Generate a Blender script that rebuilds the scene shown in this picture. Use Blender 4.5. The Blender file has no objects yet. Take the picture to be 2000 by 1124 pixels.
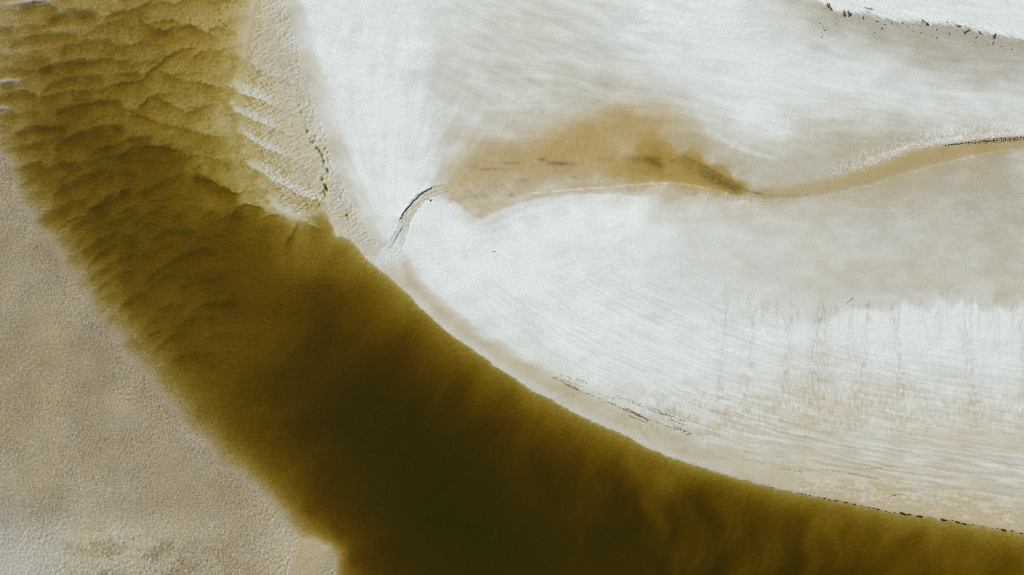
import bpy, math, random
import numpy as np

# ------------------------------------------------------------------ camera, sky, sun, exposure
SC = bpy.context.scene
M = 0.1                                   # metres per map unit; the map is 2000 x 1124 units, origin top left
SUN_EL, SUN_AZ = 44.0, -48.0              # degrees; azimuth clockwise from +Y, so the sun stands to the upper left

cam_data = bpy.data.cameras.new('camera')
cam_data.sensor_width = 36.0
cam_data.lens = 27.0
cam_data.clip_start = 1.0
cam_data.clip_end = 6000.0
cam = bpy.data.objects.new('camera', cam_data)
cam.location = (0.0, 0.0, 150.0)          # drone looking straight down
cam.rotation_euler = (0.0, 0.0, 0.0)
SC.collection.objects.link(cam)
SC.camera = cam

world = bpy.data.worlds.new('World')
SC.world = world
world.use_nodes = True
wn = world.node_tree
bg = wn.nodes['Background']
sky = wn.nodes.new('ShaderNodeTexSky')
sky.sky_type = 'NISHITA'
sky.sun_disc = False
sky.sun_elevation = math.radians(SUN_EL)
sky.sun_rotation = math.radians(SUN_AZ % 360)
wn.links.new(sky.outputs['Color'], bg.inputs['Color'])
bg.inputs['Strength'].default_value = 0.05

sun_data = bpy.data.lights.new('sun', 'SUN')
sun_data.energy = 3.75
sun_data.angle = math.radians(0.53)
sun_data.color = (1.0, 0.965, 0.90)
sun = bpy.data.objects.new('sun', sun_data)
sun.rotation_euler = (math.radians(90.0 - SUN_EL), 0.0, math.radians(180.0 - SUN_AZ))
sun.location = (-80, 80, 120)
SC.collection.objects.link(sun)

SC.view_settings.view_transform = 'Standard'
SC.view_settings.look = 'None'
SC.view_settings.exposure = 0.0
SC.view_settings.gamma = 1.0
SC.view_settings.use_curve_mapping = False
SC.cycles.max_bounces = 6
SC.cycles.transparent_max_bounces = 16
SC.cycles.volume_bounces = 1
SC.cycles.use_denoising = False
SC.cycles.filter_width = 0.85               # as crisp as the photograph

# ------------------------------------------------------------------ numeric helpers
f32 = np.float32


def smooth(a, b, x):
    t = np.clip((x - a) / (b - a), 0.0, 1.0)
    return t * t * (3.0 - 2.0 * t)


_tabs = {}


def perlin(x, y, seed):
    if seed not in _tabs:
        ang = np.random.default_rng(seed).random((256, 256)).astype(f32) * f32(2 * math.pi)
        _tabs[seed] = (np.cos(ang).ravel(), np.sin(ang).ravel())
    gx, gy = _tabs[seed]
    x = np.asarray(x, dtype=f32)
    y = np.asarray(y, dtype=f32)
    x, y = np.broadcast_arrays(x, y)
    fx0 = np.floor(x)
    fy0 = np.floor(y)
    xi = fx0.astype(np.int32)
    yi = fy0.astype(np.int32)
    fx = x - fx0
    fy = y - fy0
    x0 = xi & 255
    x1 = (xi + 1) & 255
    y0 = (yi & 255) << 8
    y1 = ((yi + 1) & 255) << 8
    sx = fx * fx * fx * (fx * (fx * 6 - 15) + 10)
    sy = fy * fy * fy * (fy * (fy * 6 - 15) + 10)
    i = y0 + x0
    n00 = gx[i] * fx + gy[i] * fy
    i = y0 + x1
    n10 = gx[i] * (fx - 1) + gy[i] * fy
    i = y1 + x0
    n01 = gx[i] * fx + gy[i] * (fy - 1)
    i = y1 + x1
    n11 = gx[i] * (fx - 1) + gy[i] * (fy - 1)
    a = n00 + sx * (n10 - n00)
    b = n01 + sx * (n11 - n01)
    return (a + sy * (b - a)) * f32(1.5)


def fbm(x, y, octaves, seed, gain=0.5):
    out = 0.0
    amp = 1.0
    for k in range(octaves):
        out = out + amp * perlin(x * 2.0 ** k, y * 2.0 ** k, seed + k)
        amp *= gain
    return out


def poly_dist(U, V, pts):
    """distance to an open polyline, and arc length at the nearest point"""
    best = np.full(U.shape, 1e12, dtype=f32)
    arc = np.zeros(U.shape, dtype=f32)
    s0 = 0.0
    for (ax, ay), (bx, by) in zip(pts[:-1], pts[1:]):
        dx, dy = bx - ax, by - ay
        ln = math.hypot(dx, dy)
        px = U - f32(ax)
        py = V - f32(ay)
        t = np.clip((px * f32(dx) + py * f32(dy)) / f32(ln * ln), 0, 1)
        ex = px - t * f32(dx)
        ey = py - t * f32(dy)
        d = ex * ex + ey * ey
        m = d < best
        best = np.where(m, d, best)
        arc = np.where(m, t * f32(ln) + f32(s0), arc)
        s0 += ln
    return np.sqrt(best), arc


def inside(U, V, poly):
    r = np.zeros(U.shape, dtype=bool)
    n = len(poly)
    for i in range(n):
        (ax, ay), (bx, by) = poly[i], poly[(i + 1) % n]
        if ay == by:
            continue
        c = (ay > V) != (by > V)
        xc = f32(ax) + (V - f32(ay)) * f32((bx - ax) / (by - ay))
        r ^= c & (U < xc)
    return r


def catmull(pts, n=4):
    p = [pts[0]] + list(pts) + [pts[-1]]
    out = []
    for i in range(1, len(p) - 2):
        a, b, c, d = p[i - 1], p[i], p[i + 1], p[i + 2]
        for k in range(n):
            t = k / n
            out.append(tuple(0.5 * (2 * b[j] + (c[j] - a[j]) * t + (2 * a[j] - 5 * b[j] + 4 * c[j] - d[j]) * t * t
                                    + (-a[j] + 3 * b[j] - 3 * c[j] + d[j]) * t ** 3) for j in range(2)))
    out.append(tuple(pts[-1]))
    return out


class Field:
    """smooth surface through scattered control points, tabulated on a coarse lattice"""

    def __init__(self, pts, u0=-400, u1=2400, v0=-400, v1=1500, step=7.0, damp=0.0):
        P = np.array([p[:2] for p in pts], dtype=float)
        Q = np.array([p[2:] for p in pts], dtype=float)
        n = len(P)
        K = np.hypot(P[:, None, 0] - P[None, :, 0], P[:, None, 1] - P[None, :, 1]) + np.eye(n) * damp
        A = np.zeros((n + 1, n + 1))
        A[:n, :n] = -K
        A[:n, n] = A[n, :n] = 1
        B = np.zeros((n + 1, Q.shape[1]))
        B[:n] = Q
        C = np.linalg.solve(A, B)
        self.gu = np.arange(u0, u1 + step, step)
        self.gv = np.arange(v0, v1 + step, step)
        GU, GV = np.meshgrid(self.gu, self.gv)
        self.T = np.zeros(GU.shape + (Q.shape[1],))
        for i in range(n):
            self.T -= (np.hypot(GU - P[i, 0], GV - P[i, 1]))[..., None] * C[i]
        self.T += C[n]
        self.T = self.T.astype(f32)
        self.o = (u0, v0, step)

    def at(self, U, V):
        u0, v0, st = self.o
        x = np.clip((U - u0) / st, 0, len(self.gu) - 1.001).astype(f32)
        y = np.clip((V - v0) / st, 0, len(self.gv) - 1.001).astype(f32)
        xi = x.astype(np.int32)
        yi = y.astype(np.int32)
        fx = (x - xi)[..., None]
        fy = (y - yi)[..., None]
        T = self.T
        a = T[yi, xi] * (1 - fx) + T[yi, xi + 1] * fx
        b = T[yi + 1, xi] * (1 - fx) + T[yi + 1, xi + 1] * fx
        r = a * (1 - fy) + b * fy
        return [r[..., k] for k in range(r.shape[-1])]


# ------------------------------------------------------------------ the map: shores, depths, sand kinds
RIGHT_SHORE = [(2500, -9000), (900, -900), (560, -120), (520, -40), (500, 10), (492, 60), (480, 110), (471, 160), (468, 200), (476, 250),
               (493, 300), (515, 345), (530, 372), (534, 396), (553, 415), (571, 423), (586, 428), (598, 424), (610, 415),
               (621, 411), (633, 413), (644, 425), (651, 444), (659, 462), (674, 466), (686, 469), (699, 481), (716, 506),
               (741, 527), (771, 550), (795, 573), (817, 596), (845, 623), (871, 646), (900, 667), (928, 685), (970, 717),
               (1020, 749), (1042, 765), (1077, 781), (1120, 806), (1173, 831), (1234, 857), (1269, 877), (1319, 897),
               (1367, 912), (1433, 933), (1511, 953), (1589, 969), (1666, 984), (1744, 1000), (1855, 1017), (1966, 1036),
               (2100, 1060), (2600, 1150), (12000, 2600)]
LEFT_SHORE = [(600, -9000), (-60, -900), (-40, -120), (-25, -30), (-8, 60), (-22, 150), (-14, 215), (2, 275), (22, 318), (38, 370), (50, 414), (71, 439),
              (98, 470), (115, 503), (133, 532), (149, 560), (176, 594), (199, 631), (233, 665), (262, 712), (292, 750),
              (331, 790), (359, 825), (398, 854), (420, 886), (459, 921), (498, 954), (534, 989), (559, 1021), (586, 1046),
              (612, 1056), (640, 1070), (660, 1112), (690, 1180), (900, 1500), (2600, 3200), (12000, 6500)]

U_IN, V_IN = (-60.0, 2060.0), (-60.0, 1184.0)


def axis(lo, hi, step, fine):
    pts = []
    x = lo
    while x < hi:
        pts.append(x)
        x += step * (0.5 if any(a <= x < b for a, b in fine) else 1.0)
    inner = np.array(pts)
    out = []
    d, x = step, pts[-1]
    while x < hi + 11000:
        d = min(d * 1.28, 900)
        x += d
        out.append(x)
    low = []
    d, x = step, lo
    while x > lo - 11000:
        d = min(d * 1.28, 900)
        x -= d
        low.append(x)
    return np.array(low[::-1] + list(inner) + out).astype(f32)


us = axis(U_IN[0], U_IN[1], 1.68, [(768, 852)])
vs = axis(V_IN[0], V_IN[1], 1.68, [(362, 440)])
NU, NV = len(us), len(vs)
U, V = np.meshgrid(us, vs)
INW = (smooth(-420, -70, U) * smooth(2420, 2070, U) * smooth(-420, -70, V) * smooth(1500, 1190, V)).astype(f32)   # 1 on the surveyed part


def win(u0, u1, v0, v1):
    return (slice(int(np.searchsorted(vs, v0)), int(np.searchsorted(vs, v1))),
            slice(int(np.searchsorted(us, u0)), int(np.searchsorted(us, u1))))


# signed distances: positive on the right-hand land / on the left-hand land
dR, sR = poly_dist(U, V, RIGHT_SHORE)
landR = inside(U, V, RIGHT_SHORE + [(14000, 2600), (14000, -12000), (2500, -12000)])
dR = np.where(landR, dR, -dR)
shake = perlin(U / 26, V / 26, 11) * 4 + perlin(U / 9, V / 9, 12) * 1.6
shakeR = perlin(U / 22, V / 22, 13) * 1.6 + perlin(U / 8, V / 8, 14) * 1.0
dR = dR + shakeR
dL, sL = poly_dist(U, V, LEFT_SHORE)
landL = inside(U, V, LEFT_SHORE + [(12000, 13000), (-14000, 13000), (-14000, -9000)])
dL = np.where(landL, dL, -dL) + shake * 0.9

DEPTH = [(750, 850, 3.3), (900, 1000, 3.4), (700, 650, 2.7), (800, 750, 3.2), (1000, 1000, 3.1), (1050, 900, 2.9),
         (930, 850, 3.2), (1150, 1050, 2.8), (1300, 1050, 2.5), (1250, 980, 2.6), (1450, 1080, 2.2), (1600, 1080, 2.0),
         (1800, 1100, 1.7), (1950, 1110, 1.55), (1500, 1020, 2.1), (1700, 1060, 1.75), (1900, 1080, 1.5),
         (600, 1000, 1.45), (660, 1050, 1.35), (700, 1100, 1.8), (800, 1100, 2.8), (600, 900, 1.9), (500, 860, 1.35),
         (450, 850, 0.95), (550, 800, 2.1), (450, 750, 1.5), (400, 790, 0.95), (350, 700, 1.4), (300, 650, 1.25),
         (250, 600, 1.2), (500, 650, 2.0), (600, 700, 2.6), (400, 600, 1.85), (550, 550, 2.1), (620, 570, 2.1),
         (450, 480, 2.0), (350, 480, 1.85), (250, 500, 1.55), (180, 500, 0.95), (500, 440, 1.7), (560, 480, 1.5),
         (610, 455, 1.1), (640, 490, 1.1), (660, 530, 1.5), (690, 590, 2.1), (760, 690, 3.0), (300, 350, 1.85),
         (380, 340, 1.6), (430, 345, 1.0), (300, 310, 1.5), (200, 350, 1.5), (120, 400, 1.15), (80, 350, 1.0),
         (150, 280, 1.4), (100, 230, 1.15), (50, 300, 0.75), (220, 240, 1.1), (330, 250, 0.72), (420, 250, 0.6),
         (400, 180, 0.6), (300, 180, 0.8), (200, 150, 0.85), (100, 150, 0.95), (50, 100, 0.8), (20, 60, 0.45),
         (20, 180, 0.55), (120, 50, 0.7), (200, 100, 0.8), (250, 60, 0.85), (330, 30, 0.85), (330, 100, 0.75),
         (420, 40, 0.6), (450, 90, 0.5), (470, 20, 0.55), (380, 60, 0.6), (250, 10, 0.75), (440, 150, 0.5), (440, 300, 0.6),
         (470, 370, 0.75), (500, 395, 0.8), (200, -200, 1.2), (400, -200, 0.9), (50, -200, 0.7), (0, 0, 0.25),
         (592, 1018, 0.55), (672, 1078, 0.5), (2150, 1130, 1.5), (1500, 1350, 3.0), (2200, 1300, 2.4), (900, 1250, 2.8)]
for k in range(8, len(LEFT_SHORE) - 4):
    (ax, ay), (bx, by) = LEFT_SHORE[k - 1], LEFT_SHORE[k + 1]
    ln = math.hypot(bx - ax, by - ay)
    nx, ny = -(by - ay) / ln, (bx - ax) / ln          # towards the left-hand land
    x, y = LEFT_SHORE[k]
    DEPTH.append((x, y, 0.0))
    if k % 2:
        DEPTH.append((x + nx * 60, y + ny * 60, -0.16))
DEPTH += [(50, 700, -0.25), (50, 1000, -0.28), (300, 1000, -0.25), (-200, 600, -0.3), (200, 1300, -0.3), (-150, 100, -0.1)]
depth_field = Field(DEPTH, damp=2.0)
calm = 0.38 + 0.62 * smooth(30, 170, -dL)
wu = U + (perlin(U / 70, V / 70, 21) * 22 + perlin(U / 24, V / 24, 22) * 8) * calm
wv = V + (perlin(U / 70, V / 70, 23) * 22 + perlin(U / 24, V / 24, 24) * 8) * calm
(D,) = depth_field.at(wu, wv)
D = np.where(D > 0, np.maximum(D, 0.0), D)
far_d = np.minimum(2.6 * (1 - np.exp(-np.clip(-dR, 0, 2000) / 60)), 2.6 * (1 - np.exp(-np.clip(-dL, -3, 2000) / 160)))
D = D * INW + far_d * (1 - INW)

# steep right bank, gentle left bank
wr = np.interp(V, [0, 380, 450, 540, 640, 800, 900, 1000], [34, 18, 16, 55, 105, 105, 85, 60]).astype(f32)
wr = (wr + (50 - wr) * smooth(1120, 1420, U)) * (1 + 0.35 * perlin(sR / 45, np.zeros_like(sR) + 3.3, 31))
nr = np.clip(-dR, 0, None)
soft_up = smooth(470, 400, V)
D = np.where(D > 0, D * ((0.23 * (1 - soft_up) + 0.04 * soft_up) * (1 - np.exp(-nr / 3.0)) + 0.80 * (1 - np.exp(-nr / np.maximum(wr, 4))) + 0.05 * soft_up), D)
# tongues of sediment fanning off the right bank
sw = sR + 34 * perlin(sR / 90, nr / 80, 33) + 0.35 * nr * perlin(sR / 300, nr / 300, 35)
tong = 1.6 * perlin(sw / 60, nr / 120, 32) + 0.7 * perlin(sw / 24, nr / 90, 34)
D = np.where(D > 0, D * (1 + (0.075 + 0.10 * smooth(1050, 1300, U)) * tong * smooth(8, 60, nr) * smooth(560, 120, nr) * smooth(640, 900, U)), D)
# drowned dunes: crests across the flow with a short slip face
broad = perlin(U / 150 - V / 260, V / 110, 44) + 0.6 * perlin(U / 60, V / 45, 45)
D = np.where(D > 0, D * (1 + 0.10 * broad * smooth(900, 500, U)), D)

# named slip faces in the shallows, (curve, drop)
ARCS = [([(178, 53), (206, 46), (235, 37), (260, 23), (285, 7), (300, -5)], 0.22),
        ([(262, 30), (270, 34), (295, 52), (320, 59), (342, 53), (370, 50), (395, 60), (425, 73)], 0.30),
        ([(195, 104), (213, 100), (263, 86), (306, 84), (330, 88)], 0.22),
        ([(205, 166), (213, 165), (242, 160), (274, 157), (292, 137), (313, 121), (327, 109), (356, 96), (377, 92), (386, 95)], 0.30),
        ([(365, 128), (370, 121), (384, 105), (406, 98), (427, 101), (440, 106)], 0.32),
        ([(300, 130), (306, 132), (331, 146), (359, 157), (391, 160), (427, 171), (452, 174)], 0.30),
        ([(268, 208), (278, 203), (292, 189), (313, 192), (342, 210), (370, 217), (402, 203), (425, 206)], 0.28),
        ([(218, 205), (250, 214), (299, 235), (320, 242), (349, 246), (377, 256), (427, 267), (455, 268)], 0.26),
        ([(225, 310), (245, 295), (270, 285), (306, 285), (335, 290), (363, 299)], 0.34),
        ([(370, 352), (377, 345), (402, 349), (423, 359), (452, 374), (470, 382)], 0.34),
        ([(395, 300), (420, 312), (450, 318), (478, 330)], 0.22),
        ([(440, 440), (455, 415), (470, 402), (480, 400), (500, 403), (520, 412)], 0.30),
        ([(392, 425), (402, 414), (415, 410), (430, 416)], 0.22),
        ([(500, 440), (512, 426), (540, 420), (562, 428)], 0.24),
        ([(556, 474), (568, 462), (576, 448), (582, 436)], 0.30),
        ([(636, 500), (644, 482), (654, 473), (668, 470)], 0.26),
        ([(100, 470), (120, 440), (150, 425), (190, 428)], 0.18),
        ([(30, 118), (60, 100), (110, 92), (150, 100)], 0.16), ([(90, 190), (130, 165), (190, 160)], 0.14),
        ([(20, 245), (60, 232), (120, 236), (160, 228)], 0.16)]
ARCS = [(p_, d_ * 1.9, 9.0, 1.15) for p_, d_ in ARCS]
# the other drowned dunes: overlapping lobes, each with its slip face downstream, softer towards the left
rng = random.Random(77)
for row in range(24):
    v0 = -25 + row * 34
    for colm in range(9):
        u0 = -30 + colm * 74 + (37 if row % 2 else 0) + rng.uniform(-20, 20)
        vc = v0 + rng.uniform(-13, 13)
        if u0 > 500 or (vc > 430 and u0 > 430) or (vc > 520 and u0 > 120 + 0.55 * (vc - 300) + 160):
            continue
        hw_ = rng.uniform(38, 74) * (0.7 if u0 > 260 else 1.0)
        slope = float(np.interp(vc, [0, 220, 360, 480, 700], [-0.08, -0.18, -0.45, -0.62, -0.7])) * (1.0 if u0 < 330 else 0.3)
        cur = rng.uniform(7, 19) * (0.8 if u0 > 260 else 1.0)
        pts_ = []
        for q_ in range(7):
            f_ = q_ / 3 - 1
            pts_.append((u0 + f_ * hw_, vc + cur * f_ * f_ + slope * f_ * hw_ + rng.uniform(-3, 3)))
        lo = smooth(330, 130, u0) * 1.0
        ARCS.append((pts_, (0.36 + 0.28 * lo) * rng.uniform(.6, 1.25) * float(np.interp(vc, [420, 700], [1.05, .85])), 9.0 + 14.0 * lo + (8.0 if vc > 330 else 0.0), 0.6 + 0.4 * lo))
MD = np.zeros_like(D)
for pts, drop, blur, reach in ARCS:
    u0, u1 = pts[0][0], pts[-1][0]
    v0, v1 = min(p[1] for p in pts), max(p[1] for p in pts)
    w_ = win(u0 - 30, u1 + 30, v0 - 90, v1 + 110)
    uu, vv = U[w_], V[w_]
    c = catmull(pts, 5)
    f = np.interp(uu, [p[0] for p in c], [p[1] for p in c])
    s = vv - f + perlin(uu / 9, vv / 14, 51) * 3.4 + perlin(uu / 4.5, vv / 6, 52) * 1.6
    ends = smooth(u0 - 14, u0 + 18, uu) * smooth(u1 + 14, u1 - 18, uu)
    g = smooth(-blur * 0.5, blur * 0.5, s) * np.exp(-np.clip(s, 0, None) / (27 * reach)) * (0.8 + 0.35 * perlin(uu / 30, vv / 30, 53))
    MD[w_] = np.maximum(MD[w_], drop * ends * g)
dmod = (MD - 0.26) * smooth(840, 620, V) * smooth(640, 560, U)
D = np.where(D > 0, D + dmod * np.minimum(1.0, 0.15 + D) * 1.95 + 0.11 * smooth(180, 260, U) * smooth(480, 420, U) * smooth(360, 300, V), D)
for (cx, cy, rx, ry, dp) in ((62, 4, 42, 7, .75), (14, 161, 26, 6, .7), (2, 213, 18, 6, .6), (40, 100, 60, 8, .3), (100, 60, 60, 8, .3)):
    D = D - dp * np.exp(-((U - cx) / rx) ** 2 - ((V - cy + 0.12 * (U - cx)) / ry) ** 2)
D = np.where((dR < 0) & (dL < 0) & (U > 90), np.maximum(D, 0.02 + 0.03 * perlin(U / 12, V / 12, 54)), D)

# ---- sand kinds: w = dry white sand, t = tan damp sand (else grey damp sand), k = dark wet silt
SAND = [(580, -20, .35, .3, 0), (640, 30, .9, 0, 0), (700, 100, .95, 0, 0), (800, 60, .9, 0, 0), (880, 60, .68, .05, 0), (1000, 60, .5, .2, 0),
        (1100, 40, .5, .1, 0), (1200, 40, .72, 0, 0), (1300, 60, .95, 0, 0), (1400, 100, 1, 0, 0), (1500, 130, 1, 0, 0), (1480, 20, .8, 0, 0),
        (1560, 30, .35, .1, .05), (1640, 52, .08, .2, .1), (1700, 74, .15, .1, .05), (1800, 84, .08, .15, .1), (1900, 110, .08, .15, .12),
        (1990, 124, .1, .15, .1), (1620, 90, .6, 0, 0), (1700, 115, .75, 0, 0), (1800, 140, .35, .1, 0), (1900, 150, .32, .1, .05), (1980, 160, .36, .1, 0),
        (1600, 170, .97, 0, 0), (1700, 190, .92, 0, 0), (1800, 190, .85, 0, 0), (1900, 200, .88, 0, 0), (1985, 210, .82, 0, 0),
        (1300, 140, .82, 0, 0), (1200, 120, .58, .05, 0), (1100, 120, .5, .1, 0), (1000, 140, .45, .2, 0), (900, 150, .5, .05, 0), (850, 170, .62, 0, 0),
        (800, 200, .95, 0, 0), (760, 300, 1, 0, 0), (720, 250, 1, 0, 0), (690, 200, .95, 0, 0), (650, 120, .92, 0, 0), (740, 400, 1, 0, 0), (800, 320, .97, 0, 0),
        (950, 230, .45, .3, 0), (1050, 200, .48, .3, 0), (1150, 180, .36, .45, 0), (1250, 180, .42, .5, 0), (1350, 200, .6, .2, 0),
        (1450, 235, .9, 0, 0), (1510, 255, .8, .1, 0), (1560, 220, .6, .3, 0), (1650, 258, .25, .4, .05), (1750, 245, .25, .1, .05), (1850, 235, .5, .1, 0),
        (1960, 240, .5, .1, 0), (860, 260, .7, .1, 0), (900, 285, .35, .5, 0), (950, 320, 0, .85, .05), (1050, 310, 0, .85, .05), (1150, 280, 0, .85, 0),
        (1250, 240, 0, .8, 0), (1350, 270, .05, .55, 0), (1450, 310, .12, .4, 0), (1550, 310, .15, .35, 0), (1650, 320, .1, .4, 0), (1700, 345, .05, .65, 0),
        (1800, 310, 0, .8, .05), (1900, 290, 0, .8, .05), (1850, 262, .35, .3, 0), (1950, 255, .45, .25, 0),
        (1000, 375, .12, .55, 0), (1100, 365, .1, .55, 0), (940, 405, .2, .5, 0), (1300, 372, .1, .6, 0), (1300, 398, .22, .5, 0), (1400, 410, .35, .4, 0), (1350, 435, .62, .1, 0), (1410, 440, .5, .1, 0), (1500, 405, .25, .5, 0),
        (1600, 395, .2, .4, 0), (1700, 380, .12, .4, .05), (1850, 340, .1, .3, .1), (1950, 320, .05, .35, .1), (1950, 400, .1, .3, .08),
        (1850, 420, .2, .2, 0), (1700, 430, .25, .15, 0), (1550, 440, .46, .15, 0),
        (830, 410, 1, 0, 0), (850, 470, 1, 0, 0), (900, 440, .97, 0, 0), (890, 400, .75, .2, 0), (1000, 440, .95, 0, 0), (1100, 405, 1, 0, 0), (1200, 405, .97, 0, 0), (1255, 412, .85, 0, 0), (1300, 415, .6, .2, 0), (1300, 440, .78, 0, 0),
        (1100, 480, .92, 0, 0), (1200, 500, .85, 0, 0), (1350, 470, .6, 0, 0), (1450, 465, .58, .05, 0), (1550, 490, .46, .1, 0),
        (1650, 470, .38, .1, 0), (1750, 480, .33, .12, 0), (1900, 470, .25, .15, .03), (1400, 540, .6, 0, 0), (1500, 550, .46, .1, 0),
        (1600, 565, .36, .25, 0), (1700, 560, .28, .35, 0), (1800, 555, .25, .4, 0), (1950, 570, .2, .5, 0),
        (900, 530, .97, 0, 0), (1000, 580, .92, 0, 0), (1100, 600, .92, 0, 0), (1200, 620, .92, 0, 0), (1300, 650, .88, 0, 0), (1400, 640, .9, 0, 0),
        (1550, 660, .92, 0, 0), (1700, 660, .95, 0, 0), (1800, 640, .95, 0, 0), (1900, 640, .95, 0, 0), (1990, 640, .85, 0, 0), (1300, 600, .75, 0, 0),
        (1100, 680, .92, 0, 0), (1200, 720, .86, 0, 0), (1300, 760, .75, 0, 0), (1400, 740, .8, 0, 0), (1500, 740, .75, .1, 0), (1600, 720, .68, .2, 0),
        (1700, 730, .7, .1, 0), (1800, 720, .78, 0, 0), (1900, 740, .75, 0, 0), (1980, 740, .78, 0, 0), (1500, 795, .5, .4, 0), (1600, 795, .45, .5, 0),
        (1700, 805, .5, .5, 0), (1800, 815, .55, .4, 0), (1900, 835, .45, .5, 0), (1990, 860, .5, .4, 0), (1400, 830, .52, .3, 0), (1500, 850, .5, .15, 0),
        (1650, 870, .5, .1, 0), (1800, 890, .5, .15, 0), (1950, 905, .5, .1, 0), (1500, 920, .3, .45, 0), (1650, 945, .3, .45, 0), (1720, 970, .15, .6, 0),
        (1850, 990, .15, .65, 0), (1950, 1012, .15, .65, 0), (1800, 950, .4, .3, 0), (1950, 965, .38, .2, 0), (1900, 1005, .2, .6, 0),
        (780, 535, .35, .4, 0), (830, 580, .3, .45, 0), (900, 640, .3, .5, 0), (1000, 708, .3, .5, 0), (1100, 765, .35, .4, 0), (1200, 820, .35, .35, 0),
        (1300, 872, .35, .35, 0), (1400, 905, .3, .4, 0), (850, 560, .92, 0, 0), (930, 630, .85, 0, 0), (1050, 700, .8, .1, 0), (1180, 765, .7, .15, 0),
        (640, 420, .1, .55, 0), (600, 320, .05, .55, 0), (560, 180, .05, .55, 0), (540, 60, .1, .5, 0), (510, 20, .05, .6, 0), (570, 120, .2, .4, 0),
        (630, 300, .2, .4, 0), (680, 420, .25, .4, 0), (700, 455, .3, .45, 0), (735, 485, .65, .2, 0), (480, 250, .25, .4, 0), (520, 330, .3, .4, 0),
        (200, 200, 0, .6, .42), (80, 120, 0, .6, .62), (60, 300, 0, .6, .62), (150, 400, 0, .6, .58), (400, 100, 0, .75, .1), (300, 600, 0, .6, .52), (450, 840, 0, .65, .5), (600, 600, 0, .7, .25), (800, 800, 0, .7, .3), (1200, 950, 0, .8, .1), (1700, 1080, 0, .8, .1), (700, 560, 0, .8, 0),
        (50, 500, 0, .55, .56), (30, 700, 0, .72, .56), (100, 850, 0, .75, .60), (300, 900, 0, .72, .54), (250, 780, 0, .6, .54), (450, 1030, 0, .66, .46), (200, 1080, 0, .4, .5),
        (400, 1100, 0, .45, .55), (60, 1080, .05, .15, .45), (600, 1080, .05, .8, .25), (2300, 600, .4, .2, 0), (1500, -250, .8, 0, 0), (2300, 100, .6, .2, 0), (-250, 700, 0, .5, .6)]
sand_field = Field(SAND, damp=1.0)
su = U + fbm(U / 90, V / 60, 3, 61) * 26
sv = V + fbm(U / 90, V / 60, 3, 64) * 16
w, t, k = sand_field.at(su, sv)
org = np.zeros_like(w)                      # dark plant matter lying in the sand
salt = np.zeros_like(w)                     # dried white crust
relief = np.zeros_like(w)                   # small relief in metres

land = dR > 0
n = np.clip(dR, 0, None)
# damp tan apron between the pool and the white tongue
ap = np.interp(U, [840, 870, 900, 925, 942, 970, 1010, 1050, 1120, 1200, 1300, 1420], [388, 392, 404, 424, 432, 418, 402, 391, 383, 380, 386, 400])
apm = smooth(4, -8, V - ap + 3 * perlin(U / 14, V / 9, 65)) * smooth(300, 335, V) * smooth(848, 885, U) * smooth(1420, 1300, U)
w = w * (1 - apm) + np.minimum(w, 0.16 + 0.14 * perlin(U / 24, V / 12, 60)) * apm
t = t * (1 - apm) + np.maximum(t, 0.62) * apm
# the edge of the dry sand to the left (beach crest)
crest = [(545, -60), (566, 0), (585, 50), (600, 100), (617, 150), (632, 205), (650, 262), (668, 310), (688, 362), (712, 415), (735, 452), (760, 480)]
w_ = win(440, 860, -60, 500)
cu = np.interp(V[w_], [p[1] for p in crest], [p[0] for p in crest])
sd = U[w_] - cu + fbm(U[w_] / 40, V[w_] / 40, 3, 67) * 5
left_beach = smooth(14, -10, sd)
w[w_] = w[w_] * (1 - left_beach) + np.minimum(w[w_], 0.16 + 0.25 * smooth(-45, -8, sd)) * left_beach
w[w_] = np.maximum(w[w_], 0.93 * smooth(-6, 30, sd) * smooth(190, 120, sd) * smooth(470, 430, V[w_]))
relief[w_] += 0.10 * smooth(-14, 14, sd) * smooth(160, 60, sd) * smooth(470, 420, V[w_])

# lower edge of the white tongue along the river, damp strip below it
strip = [(790, 505), (812, 540), (838, 574), (880, 612), (950, 660), (1010, 697), (1080, 732), (1150, 768), (1240, 812), (1330, 850), (1450, 893)]
ds, _ = poly_dist(U, V, strip)
below = (V > np.interp(U, [p[0] for p in strip], [p[1] for p in strip]))
ds = np.where(below, ds, -ds) + perlin(U / 30, V / 12, 70) * 5 + perlin(U / 90, V / 20, 71) * 5
reg = smooth(775, 800, U) * smooth(1500, 1250, U) * land
dmp = reg * smooth(-13, 13, ds)
w = w * (1 - dmp) + dmp * (0.13 + 0.22 * smooth(22, 2, n))
t = t * (1 - dmp) + dmp * (0.36 * smooth(2, 26, n) + 0.28)
w = np.where(reg * (ds < 0) * (ds > -60) > 0, np.maximum(w, 0.82 * smooth(0, -14, ds) * smooth(1300, 1000, U)), w)

# fine lines left by falling water, running with the shore
flow = perlin(sR / 130, n / 5.5, 72) + 0.7 * perlin(sR / 60, n / 2.8, 73)
lmask = smooth(45, 90, n) * smooth(420, 260, n) * smooth(840, 1000, U) * land
w = w + 0.17 * flow * lmask * (0.35 + 0.65 * smooth(480, 620, V))
relief += 0.018 * flow * lmask
band = smooth(20, 60, n) * smooth(175, 110, n) * smooth(1150, 1450, U) * land
w = w + 0.26 * (perlin(sR / 95, n / 7, 74) + 0.6 * perlin(sR / 50, n / 3.2, 75)) * band
relief += 0.012 * perlin(sR / 70, n / 3.6, 76) * band
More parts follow.
